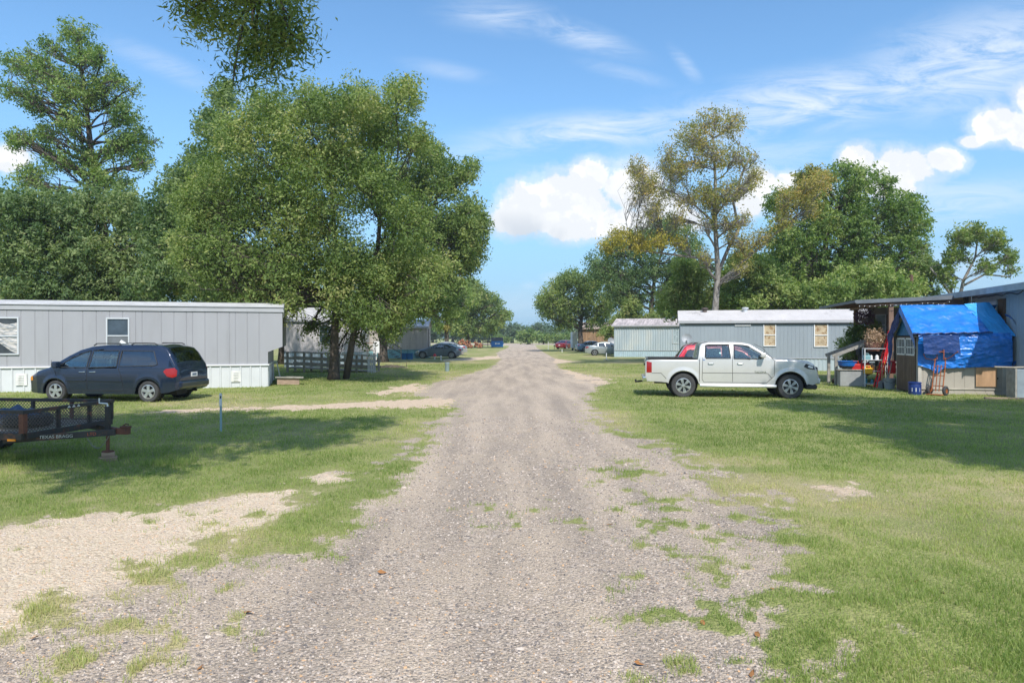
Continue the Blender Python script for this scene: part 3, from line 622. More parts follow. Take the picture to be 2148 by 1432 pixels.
tree('willow_oak', 'wide drooping willow oak over the parked cars on the right of the road', 90,
     [(1180,600,26),(1150,625,22),(1210,590,26),(1240,610,26),(1180,640,26),(1220,640,30),(1150,660,16),(1140,640,14),(1260,580,22),(1190,672,18),(1270,640,24),(1170,680,12),(1250,670,22)],
     [(1219,736),(1217,690),(1222,650),(1220,620)], 26000, .16, 'oak', 4.5, 14, r0=.38, tint0=.42, tr=.6)
tree('dark_oak', 'dark green oak between the willow oak and the long grey home', 76,
     [(1250,560,30),(1290,530,34),(1340,510,34),(1380,490,34),(1420,480,32),(1450,520,34),(1300,580,40),(1360,560,44),(1420,570,40),(1460,590,30),(1330,620,40),(1400,630,40),(1450,640,30),(1290,620,30)],
     [(1368,742),(1366,650),(1372,590),(1390,520)], 42000, .14, 'deep', 5, 15, r0=.35, fine=1.5, tint0=.45, tr=.45)
tree('cedar', 'small light green cedar behind the pale blue home', 72,
     [(1320,650,24),(1300,672,20),(1340,672,20),(1370,665,16),(1290,690,16),(1330,640,14),(1270,700,14)], [(1318,742),(1318,690),(1320,650)], 12000, .12, 'oak', 2, 16, r0=.16, tint0=.6)
tree('open_tree', 'thin crooked tree with patchy leaves behind the house roof at the right edge', 46,
     [(2010,500,24),(2050,490,26),(2085,510,24),(2000,540,20),(1985,580,18),(2030,540,14),(2110,540,20),(2070,560,18),(1995,600,16),(2120,565,16)],
     [(2012,766),(2010,640),(2020,590),(2045,540),(2050,500)], 8500, .10, 'oak', 2, 17, M_barkpale, r0=.16, fine=3, tint0=.45, hollow=.9, stems=[([(2012,640),(1975,585),(1955,560)], .09), ([(2020,600),(2070,575),(2125,580)], .08)])
tree('open_tree', 'small patchy tree beside the brown utility pole', 50,
     [(1935,555,22),(1925,590,22),(1965,570,18),(1950,610,18),(1900,600,16)], [(1960,759),(1962,640),(1950,580)], 6000, .11, 'deep', 2, 18, r0=.13, fine=2, tint0=.5)
# woods beyond the field, each its own tree
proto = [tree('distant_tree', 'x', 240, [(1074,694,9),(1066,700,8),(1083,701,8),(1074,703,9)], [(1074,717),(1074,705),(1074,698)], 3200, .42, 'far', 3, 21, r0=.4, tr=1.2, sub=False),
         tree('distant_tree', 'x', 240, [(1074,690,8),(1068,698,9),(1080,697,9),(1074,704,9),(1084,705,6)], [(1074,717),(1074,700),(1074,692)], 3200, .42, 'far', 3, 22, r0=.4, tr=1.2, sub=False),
         tree('distant_bush', 'x', 185, [(1074,702,9),(1062,706,8),(1086,706,8),(1074,709,9)], [(1074,721),(1074,712),(1074,704)], 2600, .34, 'bright', 2.5, 23, r0=.3, tr=.9, sub=False)]
n = 0
for i in range(46):
    x = -118 + i * 5.6 + trng.normal() * 1.2; y = 238 + trng.normal() * 9 + (i % 3) * 9
    src = proto[i % 2]; o = src if i < 2 else copy_tree(src)
    o.location = (x, y, 0); o.rotation_euler = (0, 0, 0 if i < 2 else trng.random() * 6.28); s_ = .85 + .4 * trng.random(); o.scale = (s_ * 1.25, s_ * 1.25, s_)
    tag(o, 'hazy dark green tree in the far tree line beyond the field', 'tree', 'distant tree line beyond the field')
for i, px in enumerate([1108, 1140, 1165, 1045, 1190, 1062]):
    o = proto[2] if i == 0 else copy_tree(proto[2]); yy = [183, 190, 200, 215, 205, 225][i]; o.location = (PX(px, yy), yy, 0); o.rotation_euler = (0, 0, i * 1.3); s_ = [1.05, .8, .75, .7, .9, .6][i]; o.scale = (s_, s_, s_)
    tag(o, 'bright green bush standing in the field in front of the far tree line', 'bush', 'bushes at the edge of the field')
# the near trees left and right whose boughs and shadows reach into the picture
def near_tree(name, label, base, blobs, bough, n, seed, kind='oak', top=8.5):
    e = thing(name, label, 'tree', (base[0], base[1], 0)); C_ = [(x - base[0], y - base[1], z) for (x, y, z, r) in blobs]; R_ = [b[3] for b in blobs]
    V, tint, T = fol(C_, R_, n, .085, seed, .4, tr=.26)
    if bough:
        C2 = [(x - base[0], y - base[1], z) for (x, y, z, r) in bough]; V2, t2, T2 = fol(C2, [b[3] for b in bough], 10500, .046, seed + 1, .5, per=10, tr=.27, hollow=1.0, asp=.24)
        V = np.concatenate([V, V2]); tint = np.concatenate([tint, t2])
    ix = np.arange(len(V) // 4) * 4; np_mesh('crown', V, [np.stack([ix, ix + 1, ix + 2, ix + 3], -1)], MLEAF[kind], e, attrs={'tint': tint})
    w = MB(); w.tube([(0,0,-.1),(0,0,.5),(.1,.1,2.5),(0,.2,5),(.2,.3,top)], [.45,.32,.26,.2,.06], 12)
    for c in C_: limb(w, (.05, .15, min(max(2.8, c[2] - 2.5), top - 1)), c, .10, .03, 6)
    if bough:
        a = C2[0]; st = (0, .2, 4.6); limb(w, st, a, .10, .03, 7, .05, .5, 8)
        for c in C2[1:]: limb(w, a, c, .025, .008, 5, .06)
        for q in T2[np.random.default_rng(3).integers(0, len(T2), 60)]: limb(w, C2[int(np.argmin([np.linalg.norm(np.array(c) - q) for c in C2]))], q, .010, .003, 4, .1, k=3)
    w.build('trunk', M_bark, e, smooth=2, fix=False); return e
def bp(px, py, Y, rpx): return (PX(px, Y), Y, PZ(py, Y), rpx * Y / F)
near_tree('overhanging_tree', 'near tree outside the left edge whose leafy bough hangs into the top of the picture', (-8.2, 4.6),
          [(-7.5,5,9.2,2.3),(-5.2,3.8,9.2,2.0),(-9.5,6.2,8.8,2.0),(-6.4,6.2,9.6,1.9),(-8.6,3.0,8.4,1.9),(-3.4,4.9,9.4,1.7),(-11.2,6.5,8.4,1.9),(-10.5,3.5,8.0,1.8),(-4.3,6.5,9.9,1.5),(-2.0,3.9,9.8,1.2),(-4.0,2.4,9.0,1.5),(-1.4,5.6,10.2,.8)],
          [bp(560,-40,9.0,70),bp(500,-10,9.2,60),bp(570,60,9.0,55),bp(540,110,9.1,40),bp(610,40,8.8,42),bp(480,60,9.3,42),bp(420,0,9.3,50),bp(500,140,9.1,24),bp(490,175,9.0,14),bp(600,100,8.9,30),bp(635,90,8.9,20),bp(570,155,9.0,20),bp(390,30,9.3,14)], 78000, 61, top=10)
near_tree('shade_tree', 'tree beyond the right edge that throws the broad shadow over the right lawn', (14.2, 8.6),
          [(12.6,8.0,7.4,1.9),(14.2,9.6,8.2,2.0),(11.4,10.4,8.0,1.4),(16.0,8.6,7.8,2.0),(13.0,6.4,8.2,1.8),(15.2,11.0,8.6,1.8),(12.6,11.6,9.0,1.5),(17.5,10.5,8.4,1.9),(14.4,7.4,9.6,1.8),(10.6,7.0,8.6,1.7),(9.7,4.3,8.2,1.7),(11.2,5,8.6,1.9),(9.9,9.4,9.8,1.5),(10.9,12.2,11.0,1.5),(12.5,3.4,8.2,1.8),(9.6,2.6,8.0,1.2),(8.9,5.6,8.6,1.0),(8.7,3.2,8.2,1.0),(10.4,8.4,9.2,1.4)],
          None, 130000, 63, top=9.5)
# brown utility pole
e = thing('utility_pole', 'brown wooden utility pole rising behind the porch roof', 'pole', (PX(1911, 44), 44, 0))
mb = MB(); mb.cyl((0,0,-.2), (0,0,PZ(576,44)), .15, .12, 10); mb.build('pole', mat('pole_wood', (.13,.075,.05), .9, var=.3), e, smooth=True)
mb = MB(); mb.box(-.06,.06,-.2,-.13,3.0,3.6); mb.build('meter_box', mat('grey_box', (.3,.3,.3), .5), e)
# ------------------------------------------------------------------ mobile homes
M_greywall = mat('grey_siding', (.315,.32,.34), .6, var=.06, scale=1.2, bump=.12, bscale=3, stretch=(1,1,.22), col2=(.25,.25,.26), thr=(.52,.85))
M_trimgrey = mat('grey_trim', (.37,.38,.40), .6, var=.06)
M_white = mat('white_paint', (.72,.73,.74), .6, var=.06, scale=2)
M_skirt = mat('white_skirting', (.56,.58,.59), .55, var=.07, scale=1.2, col2=(.42,.40,.36), thr=(.62,.8))
M_roofw = mat('weathered_white_roof', (.50,.48,.48), .7, var=.10, scale=1.2, col2=(.28,.26,.25), thr=(.56,.72), stretch=(1,.5,1))
M_roofg = mat('weathered_grey_roof', (.44,.44,.45), .7, var=.12, scale=1.5, col2=(.26,.25,.25), thr=(.5,.7), stretch=(.4,1.6,1))
M_dark = mat('dark_gap', (.02,.022,.025), .9, var=.1)
M_dglass = mat('dark_window_glass', (.045,.065,.085), .06, var=.5, scale=1.6, spec=.8)
M_alum = mat('aluminium', (.62,.64,.66), .4, var=.05, metal=.3)
M_glass = glass('clear_glass', (.75,.85,.85), .05)
def wall_pts(s0, s1, pitch, depth, kind, rnd=None):
    """plan outline (along, out) of a ribbed wall; out is towards -y"""
    pts = []; s = s0
    r_ = random.Random(rnd or 1)
    if kind == 'groove':
        pts.append((s0, 0)); s = s0 + pitch * .5
        while s < s1 - .05:
            pts += [(s - .012, 0), (s - .004, depth), (s + .004, depth), (s + .012, 0)]; s += pitch * r_.choice([1, 1, .5, 1.5] if rnd else [1])
        pts.append((s1, 0))
    elif kind == 'rib':
        pts.append((s0, 0)); s = s0 + pitch * .5
        while s < s1 - .05:
            pts += [(s - .035, 0), (s - .018, -depth), (s + .018, -depth), (s + .035, 0)]; s += pitch
        pts.append((s1, 0))
    elif kind == 'wave':
        n = int((s1 - s0) / pitch * 4)
        for i in range(n + 1): pts.append((s0 + (s1 - s0) * i / n, (0, 0, -depth, -depth)[i % 4]))
    return pts
def ribbed(mb, s0, s1, z0, z1, pitch, depth, kind, y=0.0, rnd=None, axis='x'):
    pts = wall_pts(s0, s1, pitch, depth, kind, rnd); n = len(pts)
    P = (lambda s, o, z: (s, y + o, z)) if axis == 'x' else (lambda s, o, z: (y - o, s, z))
    mb.add([P(s, o, z0) for s, o in pts] + [P(s, o, z1) for s, o in pts], [(i, i + 1, n + i + 1, n + i) for i in range(n - 1)])
class Frame:
    def __init__(s, X, Y, ang): s.o = Vector((X, Y)); s.a = ang; s.u = Vector((math.cos(ang), math.sin(ang))); s.v = Vector((-math.sin(ang), math.cos(ang)))
    def w(s, x, y): return s.o + s.u * x + s.v * y
    def loc(s, X, Y): d = Vector((X, Y)) - s.o; return d.dot(s.u), d.dot(s.v)
    def sx(s, px, y=0.0):       # local x where the picture column px crosses the plane local y
        k = (px - CX) / F; o = s.o + s.v * y; return (k * o.y - o.x) / (s.u.x - k * s.u.y)
    def sy(s, px, x=0.0):
        k = (px - CX) / F; o = s.o + s.u * x; return (k * o.y - o.x) / (s.v.x - k * s.v.y)
    def z(s, x, y, py): return PZ(py, s.w(x, y).y)
def window(parent, x0, x1, z0, z1, y=0.0, mid=True, fm=None, pane=None, d=.05, fw=.045, axis='x', name='window'):
    """frame with sash bar as the part, pane as its sub-part"""
    P = (lambda mb, a0, a1, c0, c1, b0, b1: mb.box(a0, a1, y - c1, y - c0, b0, b1)) if axis == 'x' else (lambda mb, a0, a1, c0, c1, b0, b1: mb.box(y - c1, y - c0, a0, a1, b0, b1))
    f = MB(); P(f, x0 - fw, x1 + fw, .0, d, z1, z1 + fw); P(f, x0 - fw, x1 + fw, .0, d, z0 - fw, z0); P(f, x0 - fw, x0, .0, d - .003, z0, z1); P(f, x1, x1 + fw, .0, d - .003, z0, z1)
    if mid: zm = (z0 + z1) / 2; P(f, x0, x1, .012, d - .006, zm - fw * .45, zm + fw * .45)
    o = f.build(name, fm or M_alum, parent)
    g = MB(); P(g, x0, x1, .006, .014, z0, z1); g.build('pane', pane or M_dglass, o)
    return o

# --- grey bow-roofed home on the left
c = G(562, 812); l = G(0, 823); ang = math.atan2(c[1] - l[1], c[0] - l[0]); LF = Frame(c[0], c[1], ang)
e = thing('mobile_home', 'long grey mobile home with low bowed roof behind the dark blue van', 'mobile home', (c[0], c[1], 0), ang)
zt, zs, W_, OV = LF.z(0, 0, 651), LF.z(0, 0, 764), 4.25, .50
LL = -15.5
mb = MB(); ribbed(mb, LL, 0, zs, zt, .40, .012, 'groove', rnd=7)
zn0, zn1 = LF.z(0, 0, 738), LF.z(OV, 0, 727)
mb.prism([(0, zn0), (OV, zn1), (OV, zt), (0, zt)], 0.0, .09)                # wing beyond the recessed end
mb.prism([(0, zn0), (OV, zn1), (OV, zt), (0, zt)], W_ - .09, W_)
mb.box(LL, -.01, W_ - .01, W_, .1, zt); mb.box(LL, LL + .02, .01, W_ - .02, .1, zt)
mb.build('wall', M_greywall, e)
mb = MB(); ribbed(mb, .012, W_ - .012, zs, zt + .12, .42, .01, 'groove', y=0, axis='y', rnd=3); mb.box(-.10, -.005, .1, W_ - .1, zs, zt + .1); mb.build('end_wall', M_greywall, e)
def arc(y): t = y / W_; return zt + .13 + .22 * (1 - (2 * t - 1) ** 2)
prof = [(W_ * i / 14, arc(W_ * i / 14)) for i in range(15)]
mb = MB()
mb.prism([(-.05, zt + .10)] + [(y if 0 < i < 14 else (-.05 if i == 0 else W_ + .05), z) for i, (y, z) in enumerate(prof)] + [(W_ + .05, zt + .10)], LL, OV + .02, 'YZ')
mb.build('roof', mat('left_home_roof', (.50,.50,.50), .7, var=.15, scale=2, col2=(.25,.24,.24), thr=(.5,.66), stretch=(.5,2,1)), e)
mb = MB(); mb.box(LL, OV + .03, -.035, -.003, zt - .06, zt + .085); mb.box(LL, OV + .05, -.065, -.003, zt + .10, zt + .135)
mb.prism([(.0, zt - .06)] + [(y, z + .02) for y, z in prof] + [(W_, zt - .06)] + [(W_ - .12, zt - .25), (W_ * .75, zt + .05), (W_ * .5, zt + .13), (W_ * .25, zt + .05), (.12, zt - .25)], OV + .021, OV + .05, 'YZ')
mb.build('roof_trim', M_trimgrey, e)
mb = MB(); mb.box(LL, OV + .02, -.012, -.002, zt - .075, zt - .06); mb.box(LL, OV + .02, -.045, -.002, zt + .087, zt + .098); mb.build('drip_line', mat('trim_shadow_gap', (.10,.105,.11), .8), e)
mb = MB(); ribbed(mb, LL, .0, 0, zs - .035, .335, .03, 'rib', y=.012); ribbed(mb, .0, W_, 0, zs - .035, .335, .03, 'rib', y=-.012, axis='y'); mb.build('skirting', M_skirt, e)
mb = MB(); mb.box(LL, .04, -.045, -.001, zs - .033, zs + .012); mb.box(.001, .045, .0, W_, zs - .034, zs + .011); mb.build('skirting_rail', M_white, e)
M_vent = mat('vent_plastic', (.66,.66,.63), .6)
for px in (495, 45):
    x = LF.sx(px); mb = MB(); mb.box(x - .16, x + .16, -.03, -.02, .22, .62)
    for k in range(6): mb.beam((x - .08, -.035, .27 + k * .055), (x + .08, -.035, .27 + k * .055), .022, .02)
    mb.build('vent', M_vent, e)
xa, xb = LF.sx(226), LF.sx(269)
M_screen = mat('window_screen', (.13,.145,.16), .7, var=.2)
wz = (LF.z(xa, 0, 739), LF.z(xa, 0, 669)); wo = window(e, xa, xb, wz[0], wz[1])
mb = MB(); zm = sum(wz) / 2; mb.box(xa + .01, xb - .01, -.028, -.018, wz[0], zm - .03); mb.build('insect_screen', M_screen, wo)
mb = MB(); x = LF.sx(258); mb.box(-.09, .09, -.002, .002, -.05, .05, Matrix.Rotation(R(35), 3, 'Y'), (x, -.034, LF.z(x, 0, 718))); mb.build('paper_notice', M_white, wo)
xa, xb = LF.sx(-30), LF.sx(37); wz = (LF.z(xb, 0, 741), LF.z(xb, 0, 668)); wo = window(e, xa, xb, wz[0], wz[1], pane=mat('dark_room', (.05,.06,.07), .2, var=.4))
def hang(u, v):
    x = xa + (xb - xa) * u; z = wz[0] + .28 * (1 - u) + .1 + (wz[1] - wz[0] - .3) * v + .10 * math.sin(u * 5 + v * 2); return (x, -.025 + .008 * math.sin(v * 26 + u * 9 + 3 * math.sin(u * 4)), min(z, wz[1] - .06 * math.sin(u * 9) - .08))
mb = MB(); mb.grid(hang, 18, 26); mb.build('torn_curtain', mat('pale_cloth', (.52,.49,.46), .9, var=.35, scale=3, col2=(.16,.20,.24), thr=(.45,.6), stretch=(1, 1, 5)), wo, smooth=2)
mb = MB(); mb.box(-.006, .006, 1.05, 1.30, zs + .98, zs + 1.35); mb.build('red_sign', mat('red_sign_paint', (.55,.03,.04), .5), e).location = (.015, -.6, -.02)
mb = MB(); mb.box(-.005, .005, .5, 2.6, zs + .55, zs + .575); mb.build('belt_strip', M_trimgrey, e).location = (.016, 0, 0)
# leaning white panel and the crate by its end
x, y = LF.w(.35, 2.4); e = thing('skirting_panel', 'loose white skirting panel leaning on the end of the grey mobile home', 'panel', (x, y, 0), LF.a)
mb = MB(); mb.box(0, .015, 0, .75, 0, .8, Matrix.Rotation(R(-12), 3, 'Y')); mb.build('sheet', M_skirt, e)
px0 = G(606, 807); e = thing('wooden_step', 'low weathered wooden step with a worn board on top beside the grey home', 'step', (px0[0], px0[1], 0), LF.a)
M_oldwood = mat('weathered_wood', (.34,.245,.18), .9, var=.3, scale=4, bump=.3, stretch=(1, 1, 4)); M_greywood = mat('grey_wood', (.30,.285,.25), .9, var=.3, scale=5, bump=.3)
mb = MB()
for k in range(3): mb.box(-.42, .38, -.25 + k * .16, -.11 + k * .16, .02, .27)
mb.build('box_side', M_oldwood, e, bevel=.006)
mb = MB(); mb.box(-.5, .52, -.32, .3, .275, .31, Matrix.Rotation(R(2), 3, 'Y')); mb.build('top_board', M_greywood, e, bevel=.005)

# --- second home behind the oak on the left, its ramp, and the third home
def simple_home(label, X, Y, ang, L_, W_, zs, zt, rise, mats, kind, pitch, depth, wins=(), gable=True, over=.12, name='mobile_home', roofmat=None):
    e = thing(name, label, 'mobile home', (X, Y, 0), ang); wm, sm = mats
    mb = MB(); ribbed(mb, 0, L_, zs, zt, pitch, depth, kind); ribbed(mb, 0, W_, zs, zt, pitch, depth, kind, y=L_, axis='y'); ribbed(mb, W_, 0, zs, zt, pitch, -depth, 'groove', y=0, axis='y') if False else mb.box(0, .012, .012, W_, zs, zt)
    mb.box(.012, L_, W_ - .012, W_, zs, zt)
    for xx in (.0, L_ - .02): mb.prism([(0.0, zt), (W_, zt), (W_ / 2, zt + rise)], xx, xx + .02, 'YZ')
    mb.build('wall', wm, e)
    mb = MB(); t = .05
    mb.prism([(-over, zt - over * rise / (W_ / 2)), (W_ / 2, zt + rise), (W_ + over, zt - over * rise / (W_ / 2)), (W_ + over, zt - over * rise / (W_ / 2) + t), (W_ / 2, zt + rise + t), (-over, zt - over * rise / (W_ / 2) + t)], -over, L_ + over, 'YZ')
    mb.build('roof', roofmat or M_roofw, e)
    mb = MB(); ribbed(mb, 0, L_, 0, zs - .04, .2, .014, 'wave', y=.01); mb.box(0.01, L_, W_ - .03, W_ - .01, 0, zs - .04); mb.box(0, .01, .03, W_ - .03, 0, zs - .04); mb.box(L_ - .012, L_ - .001, .03, W_ - .03, 0, zs - .04); mb.build('skirting', sm, e)
    mb = MB(); mb.box(0, L_, -.04, -.002, zs - .038, zs + .0); mb.box(-over, L_ + over, -over - .02, -over + .0, zt - .14, zt - .01); mb.build('trim', M_trimgrey, e)
    return e
M_pinkgrey = mat('pinkish_grey_siding', (.46,.44,.44), .75, var=.08, scale=2)
a2 = R(6); x2, y2 = PX(596, 41), 41
e = simple_home('pinkish grey mobile home mostly hidden by the double stemmed oak', x2, y2, a2, 4.6, 4.3, .95, 2.9, .75, (M_pinkgrey, mat('blue_grey_skirting', (.38,.46,.50), .6)), 'groove', .3, .01, roofmat=M_roofg)
window(e, 2.1, 3.1, 1.5, 2.5); 
e = simple_home('weathered tan grey mobile home behind the grey coupe', PX(745, 59), 59, R(3), 6.2, 4.4, .8, 2.75, .6, (mat('streaked_tan_siding', (.42,.38,.35), .8, var=.12, scale=1, col2=(.24,.20,.18), thr=(.5,.7), stretch=(3, 3, .4)), mat('teal_skirting', (.16,.33,.38), .6)), 'groove', .35, .01, roofmat=M_roofg)
window(e, 2.3, 2.9, 1.6, 2.3, mid=False); mb = MB(); mb.box(6.2, 6.23, 1.0, 1.9, .85, 2.6); mb.build('door', mat('dark_door', (.06,.05,.05), .6), e)
# wooden ramp and railing in front of the second home
M_rail = mat('sunbleached_timber', (.31,.28,.225), .9, var=.25, scale=5, bump=.3)
e = thing('wheelchair_ramp', 'long grey timber ramp with rails running behind the double stemmed oak', 'ramp', (PX(602, 35.2), 35.2, 0), 0)
RW = PX(785, 35.2) - PX(602, 35.2); mb = MB(); mbp = []
def zr(x): return .22 * (1 - x / RW) + .06
mb = MB(); mb.add([(0,0,zr(0)),(RW,0,zr(RW)),(RW,1.15,zr(RW)),(0,1.15,zr(0)),(0,0,zr(0)-.04),(RW,0,zr(RW)-.04),(RW,1.15,zr(RW)-.04),(0,1.15,zr(0)-.04)], [(0,1,2,3),(7,6,5,4),(0,4,5,1),(1,5,6,2),(2,6,7,3),(3,7,4,0)]); mb.build('deck', M_rail, e)
for i in range(6):
    x = RW * i / 5 + (.04 if i == 0 else 0)
    for y in (-.05, 1.2):
        mb = MB(); mb.box(x - .05, x + .05, y - .05, y + .05, 0, zr(x) + .80); mb.build('post', M_rail, e)
for y in (-.11, 1.26):
    mb = MB()
    for h in (.78, .48, .18): mb.beam((-.1, y, zr(0) + h), (RW + .1, y, zr(RW) + h), .035 if h < .7 else .12, .12 if h < .7 else .035)
    mb.build('handrail', M_rail, e)
e = thing('picket_gate', 'short whitish picket panel at the lower end of the timber ramp', 'gate', (PX(771, 34.6), 34.6, 0), 0)
for k in range(5): mb = MB(); mb.box(k * .085, k * .085 + .055, 0, .02, 0, 1.02); mb.build('picket', M_white, e)
mb = MB(); mb.box(-.03, .45, .022, .05, .85, .93); mb.build('rail', M_white, e)
# stairs and clutter by the third home
e = thing('porch_steps', 'dark wooden steps with handrail by the tan grey home', 'steps', (PX(812, 56), 56, 0), 0)
for k in range(4): mb = MB(); mb.box(k * .28, k * .28 + .26, 0, 1.0, .55 - k * .16, .60 - k * .16); mb.build('tread', mat('dark_wood', (.10,.08,.07), .9) if k == 0 else bpy.data.materials['dark_wood'], e)
M_dwood = bpy.data.materials['dark_wood']
for (x, z0, z1) in ((0, 0, 1.6), (1.15, 0, .95)): mb = MB(); mb.box(x - .04, x + .04, -.06, 0, z0, z1); mb.build('post', M_rail, e)
mb = MB(); mb.beam((0, -.03, 1.58), (1.2, -.03, .92), .05); mb.beam((0, -.03, 1.15), (1.2, -.03, .5), .05); mb.build('handrail', M_dwood, e)
M_bluebin = mat('blue_plastic', (.02,.14,.34), .45); M_teal = mat('teal_plastic', (.05,.24,.32), .5)
for i, (px, lab) in enumerate([(848, 'blue lidded storage bin under the window of the tan grey home'), (860, 'blue lidded storage bin nearest the front of the grey coupe')]):
    e = thing('storage_bin', lab, 'bin', (PX(px, 56.5), 56.5, 0), 0, 'blue bins by the tan grey home')
    mb = MB(); mb.box(-.22, .22, -.2, .2, 0, .5); mb.build('tub', M_bluebin, e, bevel=.02); mb = MB(); mb.box(-.25, .25, -.23, .23, .503, .55); mb.build('lid', M_teal, e, bevel=.015)
e = thing('metal_cart', 'rusty shelf cart in the shade between the two trunks', 'cart', (PX(752, 44), 44, 0), 0)
mb = MB()
for x in (0, 1.0):
    for y in (0, .5): mb.box(x - .02, x + .02, y - .02, y + .02, 0, 1.5)
mb.build('frame', mat('grey_metal', (.32,.33,.34), .5, metal=.4), e)
for z in (.5, .95, 1.45): mb = MB(); mb.box(-.03, 1.03, -.03, .53, z, z + .03); mb.build('shelf', mat('rust_metal', (.20,.09,.04), .8, var=.4) if z == .5 else bpy.data.materials['rust_metal'], e)
e = thing('white_panel', 'plain white board leaning beside the dark trunk', 'panel', (PX(789, 47), 47, 0), 0); mb = MB(); mb.box(-.22, .22, 0, .04, .75, 1.55); mb.box(-.03, .03, .0, .04, 0, .75); mb.build('board', M_white, e)
e = thing('leaf_pile', 'small heap of brown clippings on the grass left of the road', 'pile', (*G(820, 771), 0), 0)
mb = MB(); mb.grid(lambda u, v: (1.1 * (u - .5) * 2, .5 * (v - .5) * 2, .16 * max(0, 1 - ((u - .5) ** 2 + (v - .5) ** 2) * 4) * (1 + .4 * math.sin(u * 21) * math.sin(v * 17)) - .01), 16, 12); mb.build('heap', mat('dry_clippings', (.36,.25,.15), .95, var=.4, scale=9, bump=.6), e, smooth=True)

# --- long grey home on the right
Yg = 38.6; x0 = PX(1427, Yg); Lg = 15.5
M_bluegrey = mat('blue_grey_siding', (.265,.305,.34), .6, var=.07, scale=1.2, bump=.1, bscale=3, stretch=(1,1,.2), col2=(.20,.23,.26), thr=(.55,.85)); M_cskirt = mat('pale_blue_metal', (.36,.43,.47), .5, var=.14, scale=.6, stretch=(1,1,.3), col2=(.46,.50,.50), thr=(.45,.65))
zt, zs = PZ(673, Yg), PZ(749, Yg)
GF = Frame(x0, Yg, R(-13)); BF = None
e = simple_home('long blue grey mobile home with stained white roof behind the silver pickup', x0, Yg, R(-13), Lg, 4.6, zs, zt, .62, (M_bluegrey, M_cskirt), 'groove', .2, .008)
for (pa, pb, ya, yb, lab) in ((1603, 1626, 724, 681, 'lower'), (1709, 1735, 725, 681, 'x')):
    wo = window(e, GF.sx(pa), GF.sx(pb), PZ(ya, Yg), PZ(yb, Yg), pane=mat('boarded_tan_blind', (.46,.37,.25), .7, var=.25, scale=2.5, col2=(.26,.15,.07), thr=(.5,.6)), fm=M_white)
wo = window(e, GF.sx(1543), GF.sx(1573), PZ(682, Yg), PZ(675.5, Yg), mid=False, fm=M_white)
for px in (1563, 1478, 1792):
    yv = Yg + 2.3; x = GF.sx(px, 1.9); mb = MB(); mb.lathe([(.0,.0),(.13,.0),(.13,.22),(.19,.22),(.19,.30),(.0,.33)], 12, c=(x, 1.9, zt + .50)); mb.build('roof_vent', M_alum if px != 1478 else M_dwood, e, smooth=True)
mb = MB(); mb.box(GF.sx(1437), Lg, -.05, -.003, zt - .23, zt - .17); mb.build('gutter', mat('dark_gutter', (.09,.10,.11), .6), e)
# --- pale blue corrugated home further back
Yb = 64.0; xb0 = PX(1288, Yb); ztb, zsb = PZ(682, Yb), PZ(734, Yb)
e = simple_home('pale blue corrugated metal home with streaked roof behind the silver sedan', xb0, Yb, R(-19), 9.5, 4.6, zsb, ztb, .62, (M_cskirt, mat('pale_blue_skirting', (.36,.47,.54), .5, var=.1)), 'wave', .22, .03, roofmat=mat('streaked_roof', (.52,.46,.46), .6, var=.2, scale=1, col2=(.30,.27,.27), thr=(.42,.6), stretch=(2.5,.4,1)), over=.2)
M_wave = mat('silver_sheeting', (.50,.60,.64), .35, var=.3, scale=3, col2=(.12,.17,.19), thr=(.45,.55), stretch=(1,1,6))
window(e, Frame(xb0, Yb, R(-19)).sx(1411), Frame(xb0, Yb, R(-19)).sx(1434), PZ(719, Yb), PZ(690, Yb), mid=False, pane=M_wave)
# satellite dishes
M_dish = mat('dish_grey', (.30,.32,.34), .5, var=.1)
def dish(label, px, py, Y, r, rz):
    z = PZ(py, Y); e = thing('satellite_dish', label, 'satellite dish', (PX(px, Y), Y, 0), rz)
    mb = MB(); mb.lathe([(.001,.0),(r*.4,.02*r/.4),(r*.75,.09*r/.4),(r,.16*r/.4),(r*1.01,.15*r/.4),(r*.75,.07*r/.4),(r*.4,.0),(.001,-.02)], 24); mb.v = [tuple(Matrix.Rotation(R(68), 3, 'X') @ Vector(p) + Vector((0, 0, z))) for p in mb.v]; mb.build('reflector', M_dish, e, smooth=True)
    mb = MB(); mb.tube([(0,.08,-.1),(0,.08,z-.25),(0,.03,z)], .03, 8); mb.build('mast', M_alum, e)
    mb = MB(); mb.tube([(0,0,z-r*.9),(0,-r*.9,z-r*.5)], .015, 6); mb.box(-.04,.04,-r*.9-.05,-r*.9+.03,z-r*.5-.04,z-r*.5+.06); mb.build('feed_arm', mat('dish_arm', (.12,.13,.14), .5), e)
dish('round grey satellite dish on a mast at the corner of the long grey home', 1441, 711, 36.5, .27, R(-20))
dish('round satellite dish between the silver sedan and the pale blue home', 1281, 717, 70, .42, R(25))
